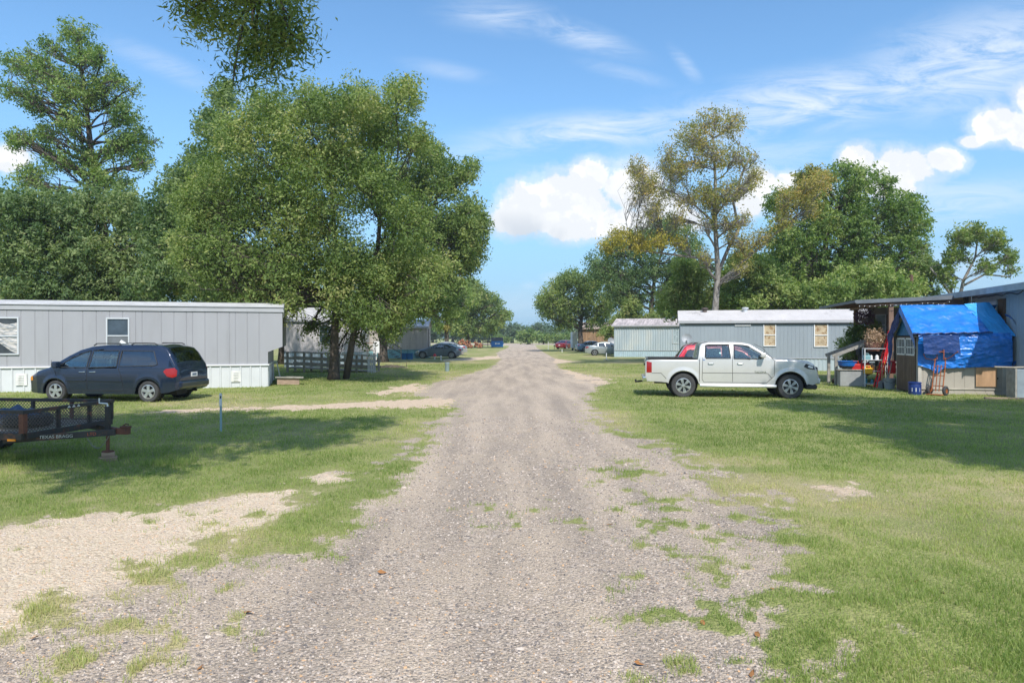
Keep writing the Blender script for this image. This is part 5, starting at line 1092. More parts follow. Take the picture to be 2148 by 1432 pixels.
# --- dark blue minivan
def minivan():
    fw, rw_ = G(110, 843), G(315, 843.5)
    f = Vector((PX(110, 19.25), 19.25)); r = Vector((PX(312, 18.95), 18.95)); d = (f - r).normalized(); ang = math.atan2(d.y, d.x); Lc = 5.10; K = .91
    c = Car(Lc, .97, [(0,.72),(.02,.95),(.10,1.18),(.30,1.52),(.42,1.66),(.62,1.73),(1.2,1.755),(2.4,1.75),(2.9,1.70),(3.25,1.60),(3.6,1.42),(4.05,1.14),(4.2,1.07),(4.6,.95),(4.9,.80),(5.05,.62),(5.10,.50)],
            [(0,.40),(.3,.30),(.8,.26),(4.3,.24),(4.8,.27),(5.10,.32)], [(0,.80),(.08,.90),(.3,.965),(.8,1.0),(4.1,1.0),(4.6,.95),(4.9,.83),(5.05,.68),(5.10,.58)], 1.04, .24, [.92, 3.97], .33, .405, rc=.12, crown=.045)
    mid = r + d * 1.515; h = Lc / 2; s0 = .92 - h; n = Vector((-d.y, d.x)) # left side (driver side) faces the camera
    ctr = r - d * s0 * K - n * .90 * K
    e = thing('minivan', 'dark blue minivan parked in front of the long grey mobile home', 'minivan', (ctr.x, ctr.y, 0), ang); e.scale = (K, K, K)
    P = paint('dark_blue_paint', (.011,.021,.050), .22, .3, .9)
    w1 = [(.62,1.16),(.80,1.56),(1.85,1.58),(1.86,1.10),(.75,1.12)]; w2 = [(1.93,1.09),(1.93,1.58),(2.78,1.57),(2.84,1.06)]; w3 = [(2.91,1.06),(2.86,1.56),(3.10,1.50),(3.45,1.34),(3.88,1.07)]
    c.body(e, P, cut=(w1, w2, w3), topcut=((3.30, 4.02, .04), (.13, .38, .04)))
    for s in (-1, 1):
        c.panel(e, 'side_window', M_glassdark, w1, s); c.panel(e, 'side_window', M_glasscar, w2, s); c.panel(e, 'side_window', M_glasscar, w3, s)
        mb = MB()
        for w in (w1, w2, w3): c.line(mb, w, .014, s, .005, True)
        mb.build('window_seal', M_black, e)
        mb = MB(); c.line(mb, [(2.87,1.55),(2.90,.9),(2.90,.36)], .006, s); c.line(mb, [(1.88,1.06),(1.80,.86),(1.72,.60),(1.72,.36),(3.50,.36),(3.80,.55),(4.02,1.08)], .006, s); c.line(mb, [(.35,1.04),(1.86,1.04)], .006, s); mb.build('panel_gap', M_under, e)
        mb = MB(); c.line(mb, [(1.74,.66),(2.86,.67)], .022, s, .004); c.line(mb, [(2.93,.67),(3.60,.66)], .022, s, .004); mb.build('side_moulding', P, e, smooth=True)
        handle(e, c, 2.72, .93, s, M_chrome, .10); handle(e, c, 3.06, .93, s, M_chrome, .10)
        mirror(e, c, 3.82, 1.05, s, P)
        c.panel(e, 'tail_lamp', M_red, [(.05,.80),(.04,.98),(.10,1.06),(.34,1.03),(.42,.95),(.30,.80),(.15,.76)], s, .010)
        c.panel(e, 'turn_lamp', M_amber, [(4.78,.66),(4.80,.80),(4.92,.74),(4.96,.64)], s, .010); c.panel(e, 'headlamp', M_clear, [(4.93,.60),(4.92,.72),(5.02,.64),(5.04,.56)], s, .012)
        mb = MB(); mb.tube([(x - h, s * .72, 1.755 + z) for x, z in ((.75,.0),(.85,.05),(1.5,.055),(1.6,.0))], .018, 6); mb.tube([(x - h, s * .72, 1.75 + z) for x, z in ((1.95,.0),(2.05,.05),(2.75,.045),(2.85,-.02))], .018, 6); mb.build('roof_rail', M_black, e, smooth=True)
        for x in (.92, 3.97):
            wheel(e, x - h, s * .84, .33, .22, s, 5, M_rim, sw=.095, ri=.215)
            mb = MB(); mb.lathe([(.0, 0), (.40, 0)], 28, 'Y', (x - h, s * .68, .38)); mb.build('wheel_well', M_under, e, fix=False)
    c.topglass(e, 'windshield', M_glasscar, 3.28, 4.04, .03)
    # rear window, hatch and bumper wrap
    c.topglass(e, 'rear_window', M_glassdark, .115, .40, .02, .008)
    mb = MB(); mb.box(-.07 - h, .14 - h, -.80, .80, .42, .66); mb.build('rear_bumper', P, e, bevel=.07, seg=3)
    mb = MB(); mb.box(-.012 - h, .0 - h, -.17, .17, .76, .90); pl = mb.build('number_plate', M_white, e); mb = MB(); mb.box(-.016 - h, -.0125 - h, -.11, .11, .80, .86); mb.build('plate_text', mat('plate_blue', (.12,.16,.25), .6), pl)
    mb = MB(); mb.box(.02 - h, .05 - h, -.3, .3, .935, .965); mb.build('hatch_strip', M_chrome, e)
    mb = MB(); mb.box(4.85 - h, 5.13 - h, -.55, .55, .34, .52); mb.build('front_bumper', P, e, bevel=.07, seg=3)
    mb = MB(); mb.box(4.60 - 1.0 - h + .02, 4.60 - 1.0 - h + .05, -.92, -.74, .10, .34); mb.build('mud_flap', M_rail, e, bevel=.01)
    mb = MB(); mb.tube([(4.28-h,.75,1.02),(4.26-h,.75,1.28)], .005, 5); mb.build('antenna', M_black, e)
    mb = MB(); mb.box(.4-h, 4.7-h, -.6, .6, .22, .30); mb.tube([(.15-h,-.4,.30),(1.2-h,-.4,.28)], .04, 8); mb.box(.2-h,.6-h,.1,.6,.22,.36); mb.build('chassis', M_under, e)
    seats(e, Lc, (1.2, 2.1, 3.0), .80, .42); inside(e, c, .5, 4.0, 3.52, .4, 1.05)
minivan()

# --- other cars: one builder with their own outlines
def car(label, X, Y, ang, Lc, W, top, plan, belt, wheels, rw, wins, P, kind='sedan', wglass=None, spokes=5, rim=M_rim, name='parked_car', cat='car', ws=None, rs=None, lean=.42, tail=None, head=None, roofrail=False):
    c = Car(Lc, W, top, [(0,.34),(.4,.24),(Lc-.4,.22),(Lc,.28)], plan, belt, lean, wheels, rw, rw + .065, rc=.10, crown=.04)
    e = thing(name, label, cat, (X, Y, 0), ang); h = Lc / 2; e.scale = (.93, .93, .93)
    c.body(e, P, cut=wins, topcut=tuple((a, b, .05) for a, b in (ws, rs) if a is not None), step=.05)
    for s in (-1, 1):
        for w in wins: c.panel(e, 'side_window', wglass or M_glassdark, w, s)
        mb = MB()
        for w in wins: c.line(mb, w, .014, s, .005, True)
        mb.build('window_seal', M_black, e)
        mb = MB(); xm = wins[0][-2][0] if len(wins) else h
        for w in wins: x = min(p[0] for p in w) - .03; c.line(mb, [(x, belt - .02), (x, .35)], .006, s)
        c.line(mb, [(min(p[0] for p in wins[0]) , .34), (max(p[0] for p in wins[-1]) + .05, .34), (max(p[0] for p in wins[-1]) + .1, belt - .1)], .006, s); mb.build('panel_gap', M_under, e)
        for w in wins[-1:] + (wins[-2:-1] if kind != 'coupe' else ()): handle(e, c, min(p[0] for p in w) + .12, belt - .12, s, P)
        mirror(e, c, max(p[0] for p in wins[-1]) - .12, belt + .0, s, P, (.08,.09,.06))
        if tail: c.panel(e, 'tail_lamp', M_red, tail, s, .010)
        if head: c.panel(e, 'headlamp', M_clear, head, s, .010)
        for x in wheels:
            wheel(e, x - h, s * (W - .12), rw, .21, s, spokes, rim, sw=.05, ri=rw * .70)
            mb = MB(); mb.lathe([(.0, 0), (rw + .06, 0)], 24, 'Y', (x - h, s * (W - .28), rw + .03)); mb.build('wheel_well', M_under, e, fix=False)
        if roofrail: mb = MB(); mb.tube([(x - h, s * (W - .28), c.zt(x) + z) for x, z in ((.75,.03),(.9,.07),(2.3,.07),(2.5,.02))], .02, 6); mb.build('roof_rail', M_black, e)
    c.topglass(e, 'windshield', M_glasscar, ws[0], ws[1], .03); c.topglass(e, 'rear_window', M_glassdark, rs[0], rs[1], .03)
    mb = MB(); mb.box(.4 - h, Lc - .4 - h, -W + .35, W - .35, .18, .26); mb.build('chassis', M_under, e)
    mb = MB(); mb.box(-.012 - h, .01 - h, -.16, .16, .62, .74); mb.build('number_plate', M_white, e)
    seats(e, Lc, (wheels[0] + .35, wheels[0] + 1.25), .66, .36)
    return e, c
PLAN = lambda L_: [(0,.80),(.15,.90),(.5,.98),(1.0,1.0),(L_-1.0,1.0),(L_-.5,.95),(L_-.18,.84),(L_,.66)]
# red hatch-like SUV behind the pickup
Lr = 4.52
car('bright red crossover standing right behind the silver pickup', PX(1530, 26.4) , 26.6, R(-8), Lr, .92, [(0,.75),(.04,1.0),(.16,1.14),(.42,1.52),(.52,1.60),(.9,1.655),(1.6,1.675),(2.3,1.65),(2.7,1.55),(3.45,1.12),(3.6,1.06),(4.2,.96),(4.42,.78),(4.52,.55)], PLAN(Lr), 1.02, [.92, 3.60], .34,
    ([(.40,1.16),(.55,1.42),(.98,1.45),(.98,1.10)], [(1.05,1.08),(1.05,1.47),(1.85,1.50),(1.88,1.04)], [(1.96,1.04),(1.93,1.49),(2.40,1.45),(2.75,1.30),(3.15,1.04)]),
    paint('bright_red_paint', (.52,.012,.03), .25, .2, .9), ws=(2.74, 3.40), rs=(.18, .42), tail=[(.04,.86),(.05,1.06),(.30,1.10),(.34,.98),(.15,.86)], head=[(4.0,.80),(4.05,.90),(4.35,.80),(4.38,.70)], roofrail=True, name='crossover', cat='car')
# grey coupe
Lk = 4.42; Yk = 58.8
car('grey blue coupe with sloping roof parked nose left beside the tan grey home', (PX(866, Yk) + PX(972, Yk)) / 2, Yk + .8, R(180 - 3), Lk, .90, [(0,.72),(.03,.92),(.18,1.02),(.5,1.10),(1.0,1.30),(1.5,1.40),(1.9,1.42),(2.3,1.38),(2.8,1.18),(3.25,.98),(3.4,.93),(4.0,.80),(4.3,.62),(4.42,.45)], PLAN(Lk), .92, [.92, 3.62], .32,
    ([(.95,1.04),(1.25,1.22),(1.62,1.27),(1.62,.97)], [(1.70,.96),(1.70,1.28),(2.15,1.28),(2.55,1.15),(3.0,.94)]), paint('steel_grey_paint', (.17,.215,.265), .28, .5, .8), 'coupe', ws=(2.38, 3.2), rs=(.45, 1.25), tail=[(.03,.74),(.04,.88),(.25,.92),(.28,.78)], head=[(3.95,.66),(4.0,.76),(4.3,.62),(4.32,.56)], spokes=10)
SED = [(0,.70),(.04,.96),(.25,1.04),(.75,1.10),(1.35,1.38),(1.8,1.46),(2.3,1.47),(2.7,1.42),(3.3,1.14),(3.6,1.0),(4.3,.88),(4.6,.70),(4.75,.48)]
SW = ([(.85,1.08),(1.25,1.28),(1.35,1.29),(1.35,1.02)], [(1.42,1.02),(1.42,1.31),(2.12,1.33),(2.14,.99)], [(2.21,.99),(2.20,1.33),(2.62,1.27),(3.12,1.0)])
def sed(label, px, Y, ang, col, group=None): return car(label, PX(px, Y), Y, ang, 4.75, .91, SED, PLAN(4.75), .97, [1.02, 3.82], .325, SW, paint('sedan_paint', col, .28, .45, .8), ws=(2.75, 3.4), rs=(.72, 1.30), tail=[(.04,.80),(.05,.94),(.34,.98),(.36,.86)], head=[(4.25,.72),(4.3,.82),(4.6,.68),(4.62,.60)])[0]
sed('pale silver sedan parked nose right at the corner of the pale blue home', 1273, 69.2, R(-4), (.36,.40,.41))
sed('silver sedan tail showing behind the grey blue coupe', 934, 70.5, R(176), (.36,.38,.42))
sed('light blue sedan parked behind the pale silver sedan under the willow oak', 1244, 88, R(6), (.16,.27,.42))
sed('dark red car seen from behind under the far side of the willow oak', 1186, 109, R(60), (.26,.02,.03))
sed('dark navy car hiding behind the white box trailer', 1204, 113, R(20), (.03,.05,.09))
# ------------------------------------------------------------------ house with porch at the right edge
HF = Frame(15.49, 20.65, R(-12))
e = thing('house', 'pale blue grey house with brown shutters and shingle roof at the right edge', 'house', (15.49, 20.65, 0), R(-12))
M_hwall = mat('pale_blue_siding', (.33,.385,.42), .75, var=.05, scale=1.5); M_tan = mat('tan_siding', (.40,.36,.30), .8, var=.1, scale=2)
M_shing = mat('brown_shingles', (.27,.20,.165), .9, var=.35, scale=9, bump=.4, bscale=30); M_brown = mat('brown_paint', (.115,.068,.045), .7, var=.2)
ze = 3.33
mb = MB(); ribbed(mb, -.7, 3.55, .45, ze, .2, .006, 'groove', axis='y'); mb.box(.01, 8, -.7, -.65, .1, ze); mb.box(8, 8.05, -.7, 10, .1, ze); mb.box(.01, 8, 9.95, 10, .1, ze); mb.build('wall', M_hwall, e)
mb = MB(); ribbed(mb, 3.56, 10, .75, ze, .2, .006, 'groove', axis='y'); mb.build('porch_wall', M_tan, e)
mb = MB(); mb.box(.02, .05, -.69, 10, 0, .45); mb.build('foundation', M_greywood, e)
mb = MB(); mb.prism([(-.5, ze - .02), (4.0, ze + .62), (8.5, ze - .02), (8.5, ze + .06), (4.0, ze + .71), (-.5, ze + .06)], -1.6, 10.4, 'XZ'); mb.build('roof', M_shing, e)
mb = MB(); mb.box(-.53, -.501, -1.6, 10.4, ze - .13, ze + .07); mb.box(-.5, -.0, -1.6, 3.5, ze - .045, ze - .022); mb.build('fascia', mat('blue_grey_trim', (.36,.42,.46), .6), e)
ya, yb = HF.sy(2092), HF.sy(2050); wz = (1.6, 3.0)
window(e, ya, yb, wz[0], wz[1], axis='y', mid=True, fm=M_hwall, pane=mat('drawn_blind', (.40,.47,.52), .4, var=.08, scale=2, stretch=(1,1,8)))
for (a, b) in ((HF.sy(2110), HF.sy(2097)), (HF.sy(2046), HF.sy(2038))):
    mb = MB(); a, b = min(a, b), max(a, b); mb.box(-.05, -.004, a, b, 1.5, 3.05); 
    for k in range(26): mb.beam((-.052, a + .05, 1.56 + k * .055), (-.052, b - .05, 1.56 + k * .055), .03, .03)
    mb.build('shutter', M_brown, e)
y = HF.sy(2031); mb = MB(); mb.box(-.14, -.02, y - .06, y + .06, .2, ze - .06); mb.build('corner_post', M_dwood, e)
for (a, b, z0, z1) in ((HF.sy(2008), HF.sy(1990), 2.45, 3.0), (HF.sy(1978), HF.sy(1962), 1.2, 3.02), (HF.sy(1940), HF.sy(1922), 1.9, 3.0)):
    window(e, min(a, b), max(a, b), z0, z1, axis='y', fm=M_white if z0 > 1.3 else M_brown)
# porch room facing the viewer
p0 = HF.sx(1822, 8.9)
mb = MB(); ribbed(mb, p0, -.01, .75, 3.1, .2, .006, 'groove', y=8.9); mb.build('porch_wall', M_tan, e)
xa, xb = HF.sx(1838, 8.9), HF.sx(1856, 8.9); window(e, xa, xb, HF.z(xa, 8.9, 702), HF.z(xa, 8.9, 661), y=8.9, fm=M_white, pane=mat('curtained_glass', (.44,.50,.52), .3, var=.4, scale=2))
for (a, b) in ((1830, 1835), (1859, 1865)): xa, xb = HF.sx(a, 8.9), HF.sx(b, 8.9); mb = MB(); mb.box(xa, xb, 8.85, 8.896, HF.z(xa, 8.9, 703), HF.z(xa, 8.9, 660)); mb.build('shutter', M_brown, e)
# porch roof, posts, deck, stairs
e = thing('porch', 'open wooden porch with thin flat metal roof on brown posts', 'porch', (15.49, 20.65, 0), R(-12))
xl = -3.75; zp = 3.16
mb = MB(); n = 46; V = []
mb.add([(xl + (-.56 - xl) * i / n, yy, zp + .12 * i / n + (.02 if i % 2 else 0) + dz) for dz in (.0, -.012) for yy in (3.62, 9.3) for i in range(n + 1)], [(i, i + 1, n + 2 + i, n + 1 + i) for i in range(n)] + [(2 * (n + 1) + i, 2 * (n + 1) + i + 1, 2 * (n + 1) + n + 2 + i, 2 * (n + 1) + n + 1 + i) for i in range(n)]); mb.build('roof', mat('porch_tin', (.30,.31,.32), .5, var=.2, metal=.3, col2=(.42,.42,.40), thr=(.5,.7)), e, fix=False)
mb = MB(); mb.add([(xl, 3.60, zp - .12), (-.56, 3.60, zp + .0), (-.56, 3.60, zp + .14), (xl, 3.60, zp + .015), (xl, 3.63, zp - .12), (-.56, 3.63, zp + .0), (-.56, 3.63, zp + .14), (xl, 3.63, zp + .015)], [(0,1,2,3),(7,6,5,4),(0,4,5,1),(1,5,6,2),(2,6,7,3),(3,7,4,0)]); mb.box(xl - .03, xl, 3.6, 9.3, zp - .09, zp + .015); mb.build('fascia', mat('dark_fascia', (.13,.15,.17), .6), e)
M_post = mat('brown_post', (.19,.12,.085), .8, var=.25, scale=5, stretch=(1,1,.4))
for (x, y) in ((-2.53, 3.8), (-2.53, 8.26), (-.15, 3.8)):
    mb = MB(); mb.box(x - .075, x + .075, y - .075, y + .075, .0, zp - .17); mb.build('post', M_post, e)
mb = MB(); mb.box(-2.6, -2.46, 3.66, 8.9, zp - .168, zp - .02); mb.build('beam', M_post, e); mb = MB(); mb.box(-2.455, -.2, 3.72, 3.86, zp - .168, zp - .005); mb.build('beam', M_post, e)
mb = MB()
for k in range(8): yy = 4.2 + k * .6; mb.box(xl + .1, -2.62, yy, yy + .04, zp - .09, zp - .02)
mb.build('rafter', M_post, e)
mb = MB(); 
for k in range(17): mb.box(-2.65 + k * .155, -2.65 + k * .155 + .145, 3.95, 8.85, .68, .72)
mb.build('deck', M_greywood, e); mb = MB(); mb.box(-2.64, -.02, 3.98, 4.02, .45, .675); mb.box(-2.66, -2.62, 4.03, 8.85, .45, .675); mb.build('deck_frame', M_dwood, e)
e = thing('porch_stairs', 'brown wooden stairs with two handrails going up to the porch', 'stairs', (15.49, 20.65, 0), R(-12))
xs0, y0_, y1_ = -4.25, 4.42, 5.35
for k in range(4): mb = MB(); mb.box(xs0 + .12 + k * .36, xs0 + .50 + k * .36, y0_, y1_, .12 + k * .16, .16 + k * .16); mb.build('tread', M_dwood, e)
mb = MB()
for y in (y0_ - .04, y1_): mb.prism([(xs0 + .1, 0), (xs0 + .45, 0), (-2.68, .62), (-2.68, .80), (xs0 + .1, .18)], y, y + .035, 'XZ')
mb.build('stringer', M_dwood, e)
for y in (y0_ - .1, y1_ + .1):
    mb = MB(); mb.box(xs0 - .05, xs0 + .05, y - .05, y + .05, -.02, 1.12); mb.build('post', M_greywood, e)
    mb = MB(); mb.beam((xs0 - .12, y, 1.10), (-2.5, y, 1.86), .04, .12); mb.build('handrail', M_greywood, e)
def hp(px, y, py=None, z=None):
    """world point in the house frame seen at column px on the plane local y"""
    x = HF.sx(px, y); w = HF.w(x, y); return x, (w.x, w.y), (PZ(py, w.y) if py is not None else z)
A12 = R(-12)
def at(name, label, cat, px, y, py=None, z=0.0, rz=0, group=None):
    x, w, zz = hp(px, y, py, z); return thing(name, label, cat, (w[0], w[1], zz), A12 + rz, group)
# string lights
for (nm, lab, pts, colr) in (('string_lights', 'dark wire of small bulbs draped along the house eave', [(-.40, HF.sy(2145, -.4), ze - .12), (-.40, HF.sy(2040, -.4), ze - .10)], M_dark), ('string_lights', 'wire of small white bulbs along the porch roof edge', [(-.7, 3.55, zp - .04), (xl + .1, 3.55, zp - .14)], M_white)):
    e = thing(nm, lab, 'string lights', (15.49, 20.65, 0), A12); a, b = Vector(pts[0]), Vector(pts[1]); mb = MB(); mb2 = MB(); n = 44 if colr is M_dark else 17; P_ = []
    for i in range(n + 1): t = i / n; p = a.lerp(b, t); p.z -= .03 + .06 * abs(math.sin(t * math.pi * 3.3)) + .03 * math.sin(t * 23); P_.append(p); mb2.lathe([(.0, -.045), (.014, -.03), (.012, -.01), (.0, 0)], 6, c=tuple(p))
    mb.tube(P_, .008, 4); mb.build('wire', M_dwood, e); mb2.build('bulb', colr, e, smooth=True)['kind'] = 'stuff'
# hanging basket with purple foliage
def bush(parent, name, c, r, n, leaf, kind, seed=1, flat=.8, mt=None):
    V, t, T = fol([c], [r], n, leaf, seed, .45, per=6, tr=r * .25); i = np.arange(len(V) // 4) * 4
    return np_mesh(name, V, [np.stack([i, i+1, i+2, i+3], -1)], mt or MLEAF[kind], parent, attrs={'tint': t})
ML_purple = leafmat('leaf_purple', [(0, (.05,.02,.04)), (.5, (.12,.045,.08)), (.8, (.10,.10,.05)), (1, (.38,.16,.24))], .2); ML_dry = leafmat('leaf_dry', [(0, (.12,.075,.045)), (.5, (.32,.21,.13)), (1, (.58,.44,.33))], .2)
M_pot = mat('clay_pot', (.26,.12,.085), .8, var=.15); M_coco = mat('dark_basket', (.07,.05,.045), .9)
e = at('hanging_basket', 'hanging basket of dark purple trailing plant under the porch roof', 'hanging plant', 1815, 4.6, 668); 
mb = MB(); mb.lathe([(.0,-.16),(.13,-.14),(.2,.02),(.19,.02)], 14); mb.build('basket', M_coco, e, smooth=True); bush(e, 'foliage', (0,0,.05), .34, 1500, .035, 'x', 5, mt=ML_purple)
mb = MB()
for k in range(3): a = k * 2.1; mb.tube([(.19*math.cos(a), .19*math.sin(a), .02), (0,0,.46)], .006, 4)
mb.build('hanger', M_dark, e)
e = at('plant_pot', 'large dried bronze leaved plant in a clay pot on the porch shelf', 'potted plant', 1832, 4.0, 735)
mb = MB(); mb.lathe([(.0,-.02),(.20,-.02),(.29,.26),(.31,.27),(.31,.31),(.27,.31),(.25,.2)], 18); mb.build('pot', M_pot, e, smooth=True); bush(e, 'foliage', (.05,0,.42), .36, 1900, .035, 'x', 8, mt=ML_dry); bush(e, 'foliage', (.30,0,.5), .26, 900, .035, 'x', 9, mt=ML_dry)
e = at('shrub', 'tall leafy green shrub growing beside the porch stairs', 'shrub', 1806, 6.6); 
for q, (dx, z, r, n) in enumerate([(-.15,1.9,.45,2200),(.25,2.1,.42,1800),(-.45,1.4,.45,1500),(-.5,.9,.4,900),(.2,1.5,.4,1200)]): bush(e, 'foliage', (dx, 0, z), r, n, .055, 'bright', 20 + q)
mb = MB(); 
for q in range(5): mb.tube([(q*.08-.2, 0, 0), (q*.12-.3, .05, 1.0), (q*.15-.35, 0, 1.8)], [.02,.015,.008], 5)
mb.build('stem', M_bark, e)
# shelves and clutter under the plants
e = at('metal_shelf', 'grey wire shelf unit crammed with jars in front of the porch', 'shelf', 1836, 3.55); 
for (x, y) in ((-.38,-.12),(.38,-.12),(-.38,.16),(.38,.16)): mb = MB(); mb.box(x-.018,x+.018,y-.018,y+.018,0,1.42); mb.build('leg', M_alum, e)
for z in (.12, .58, .98, 1.39): mb = MB(); mb.box(-.40,.40,-.14,.18,z,z+.025); mb.build('shelf', M_alum, e)
rc_ = random.Random(9)
for k in range(11):
    zz = (.145, .605, 1.005)[k % 3]; xx = -.30 + (k // 3) * .19 + rc_.uniform(-.03,.03); w = at('container', ['short glass jar','brown bottle','white plastic tub'][k % 3] + ' standing on the grey wire shelf', ['jar','bottle','tub'][k % 3], 1836, 3.55, None, zz, 0, ['jars on the wire shelf','bottles on the wire shelf','tubs on the wire shelf'][k % 3])
    u_ = HF.u; w.location.x += u_.x * xx; w.location.y += u_.y * xx; h = rc_.uniform(.14,.26); r = rc_.uniform(.04,.07)
    mb = MB(); mb.lathe([(.0,0),(r,0),(r,h*.75),(r*.5,h*.85),(r*.5,h),(.0,h)], 12); mb.build('body', [M_teal, mat('brown_glass',(.12,.06,.02),.2) if k == 1 else bpy.data.materials.get('brown_glass') or M_dwood, M_white][k % 3], w, smooth=True)
    mb = MB(); mb.lathe([(.0,h+.001),(r*.55,h+.001),(r*.55,h+.02),(.0,h+.02)], 10); mb.build('lid', M_dark, w)
def jug(label, px, y, py, col, s=1.0, grp=None):
    e = at('fuel_can', label, 'fuel can', px, y, py, group=grp); mt = mat('jug_plastic', col, .45, var=.1)
    mb = MB(); mb.box(-.17*s,.17*s,-.12*s,.12*s,0,.26*s); mb.build('tank', mt, e, bevel=.05*s, seg=3); mb = MB(); mb.tube([(-.1*s,0,.26*s),(-.08*s,0,.34*s),(.08*s,0,.34*s),(.1*s,0,.25*s)], .02*s, 6); mb.build('handle', mt, e, smooth=True)
    mb = MB(); mb.cyl((.13*s,0,.25*s),(.16*s,0,.33*s),.025*s); mb.build('spout', M_dark, e); return e
jug('round red fuel can nearest the stairs on the low grey counter', 1795, 3.7, 777, (.42,.012,.012)); jug('red fuel can between the other red can and the yellow jug', 1813, 3.7, 776, (.42,.012,.012)); jug('tall yellow plastic jug hanging by the wire shelf', 1821, 3.5, 784, (.75,.42,.02), .85)
e = at('storage_bench', 'long low grey covered bench at the foot of the porch', 'bench', 1790, 3.75); mb = MB(); mb.box(-.5,.42,-.18,.22,.0,.60); mb.build('cover', mat('grey_cover', (.30,.31,.31), .8, var=.15, scale=3), e, bevel=.04, seg=2); mb = MB(); mb.box(-.58,.48,-.22,.26,.603,.64); mb.build('top', M_greywood, e, bevel=.01)
e = at('wash_tub', 'blue and black plastic tub on the grey bench by the stairs', 'tub', 1777, 3.8, 772); mb = MB(); mb.lathe([(.0,0),(.24,0),(.29,.10)], 22); mb.build('base', M_black, e, smooth=True); mb = MB(); mb.lathe([(.295,.09),(.32,.24),(.34,.25),(.34,.27),(.30,.27),(.27,.12),(.0,.11)], 22); mb.build('tub', mat('bright_blue_plastic', (.01,.12,.42), .4), e, smooth=True)
e = at('grill', 'dark grill with rounded lid standing on the porch deck', 'grill', 1822, 4.7, None, .72); mb = MB(); mb.grid(lambda u, v: (.38*math.cos(math.pi*u), -.25+.5*v, .62+.26*math.sin(math.pi*u)), 12, 2); mb.box(-.38,.38,-.25,.25,.42,.615); mb.build('body', M_dark, e, smooth=True)
for x in (-.3,.3): mb = MB(); mb.box(x-.02,x+.02,-.2,.2,0,.415); mb.build('leg', M_dark, e)
# red step ladder folded and leaning
e = at('step_ladder', 'bright red step ladder leaning up against the porch post', 'ladder', 1836, 3.2, rz=0); M_redp = mat('red_ladder_paint', (.58,.02,.025), .4, var=.08)
x_, w0, _ = hp(1836, 3.2); x1_, w1, zt1 = hp(1869, 3.65, 688); top = Vector((x1_ - x_, .45, zt1)); 
for dy in (-.12, .12): mb = MB(); mb.beam((0, dy * 1.4, 0), (top.x, top.y + dy, top.z), .05, .035); mb.build('side_rail', M_redp, e)
for k in range(6): t = (k + .7) / 6.4; mb = MB(); mb.beam((top.x * t, top.y * t - .15, top.z * t), (top.x * t, top.y * t + .15, top.z * t), .09, .025); mb.build('rung', M_redp if k != 5 else M_alum, e)
for dy in (-.1, .1): mb = MB(); mb.beam((.16, dy, .12), (top.x + .02, top.y + dy, top.z - .02), .03, .03); mb.build('rear_leg', M_redp, e)
# tools leaning between ladder and shed
def tool(name, label, cat, px, y, px2, py2, y2, hcol, head, gcol):
    e = at(name, label, cat, px, y); x0_, _, _ = hp(px, y); x2_, _, z2 = hp(px2, y2, py2); T = Vector((x2_ - x0_, y2 - y, z2)); mb = MB(); mb.tube([T * .16, T], .016, 8); mb.build('handle', hcol, e, smooth=True)
    mb = MB()
    if head == 'shovel': mb.prism([(-.12,.0),(-.13,.22),(-.03,.30),(.03,.30),(.13,.22),(.12,.0),(0,-.03)], -.012, .012, 'XZ')
    else:
        mb.box(-.18,.18,-.02,.02,0,.03)
        for k in range(9): mb.box(-.175+k*.042,-.165+k*.042,-.02,.05,.03-.06,.0)
    mb.build('blade', gcol, e); return e
M_pole = mat('tool_wood', (.46,.32,.16), .7, var=.15)
tool('shovel', 'square shovel with pale wooden handle standing left of the shed door', 'shovel', 1851, 2.9, 1850, 752, 3.1, M_pole, 'shovel', mat('grey_steel', (.34,.36,.38), .4, metal=.5))
tool('shovel', 'dark handled shovel slanting towards the shed corner', 'shovel', 1860, 2.6, 1875, 735, 2.9, M_rail, 'shovel', M_dark)
tool('rake', 'rake with yellow handle beside the red ladder', 'rake', 1858, 3.1, 1855, 757, 3.3, mat('yellow_handle', (.62,.40,.05), .5), 'rake', M_dark)
e = at('bucket', 'grey plastic bucket on the grass left of the shed', 'bucket', 1866, 2.5); mb = MB(); mb.lathe([(.0,0),(.15,0),(.19,.36),(.205,.36),(.205,.39),(.18,.39),(.15,.05)], 20); mb.build('body', mat('grey_plastic', (.26,.29,.31), .5), e, smooth=True); mb = MB(); mb.tube([(-.2,0,.36),(-.15,-.12,.28),(0,-.2,.24),(.15,-.12,.28),(.2,0,.36)], .006, 5); mb.build('handle', M_dark, e)
e = at('cooler', 'red plastic box hanging beside the shed door', 'box', 1871, 2.9, 783); mb = MB(); mb.box(-.11,.11,-.1,.1,.0,.40); mb.build('body', M_redp, e, bevel=.03); mb = MB(); mb.box(-.12,.12,-.11,.11,.403,.45); mb.build('lid', M_redp, e, bevel=.015)
jug('pale blue jug on the upper shelf behind the ladder', 1818, 3.5, 755, (.20,.38,.42), .7)

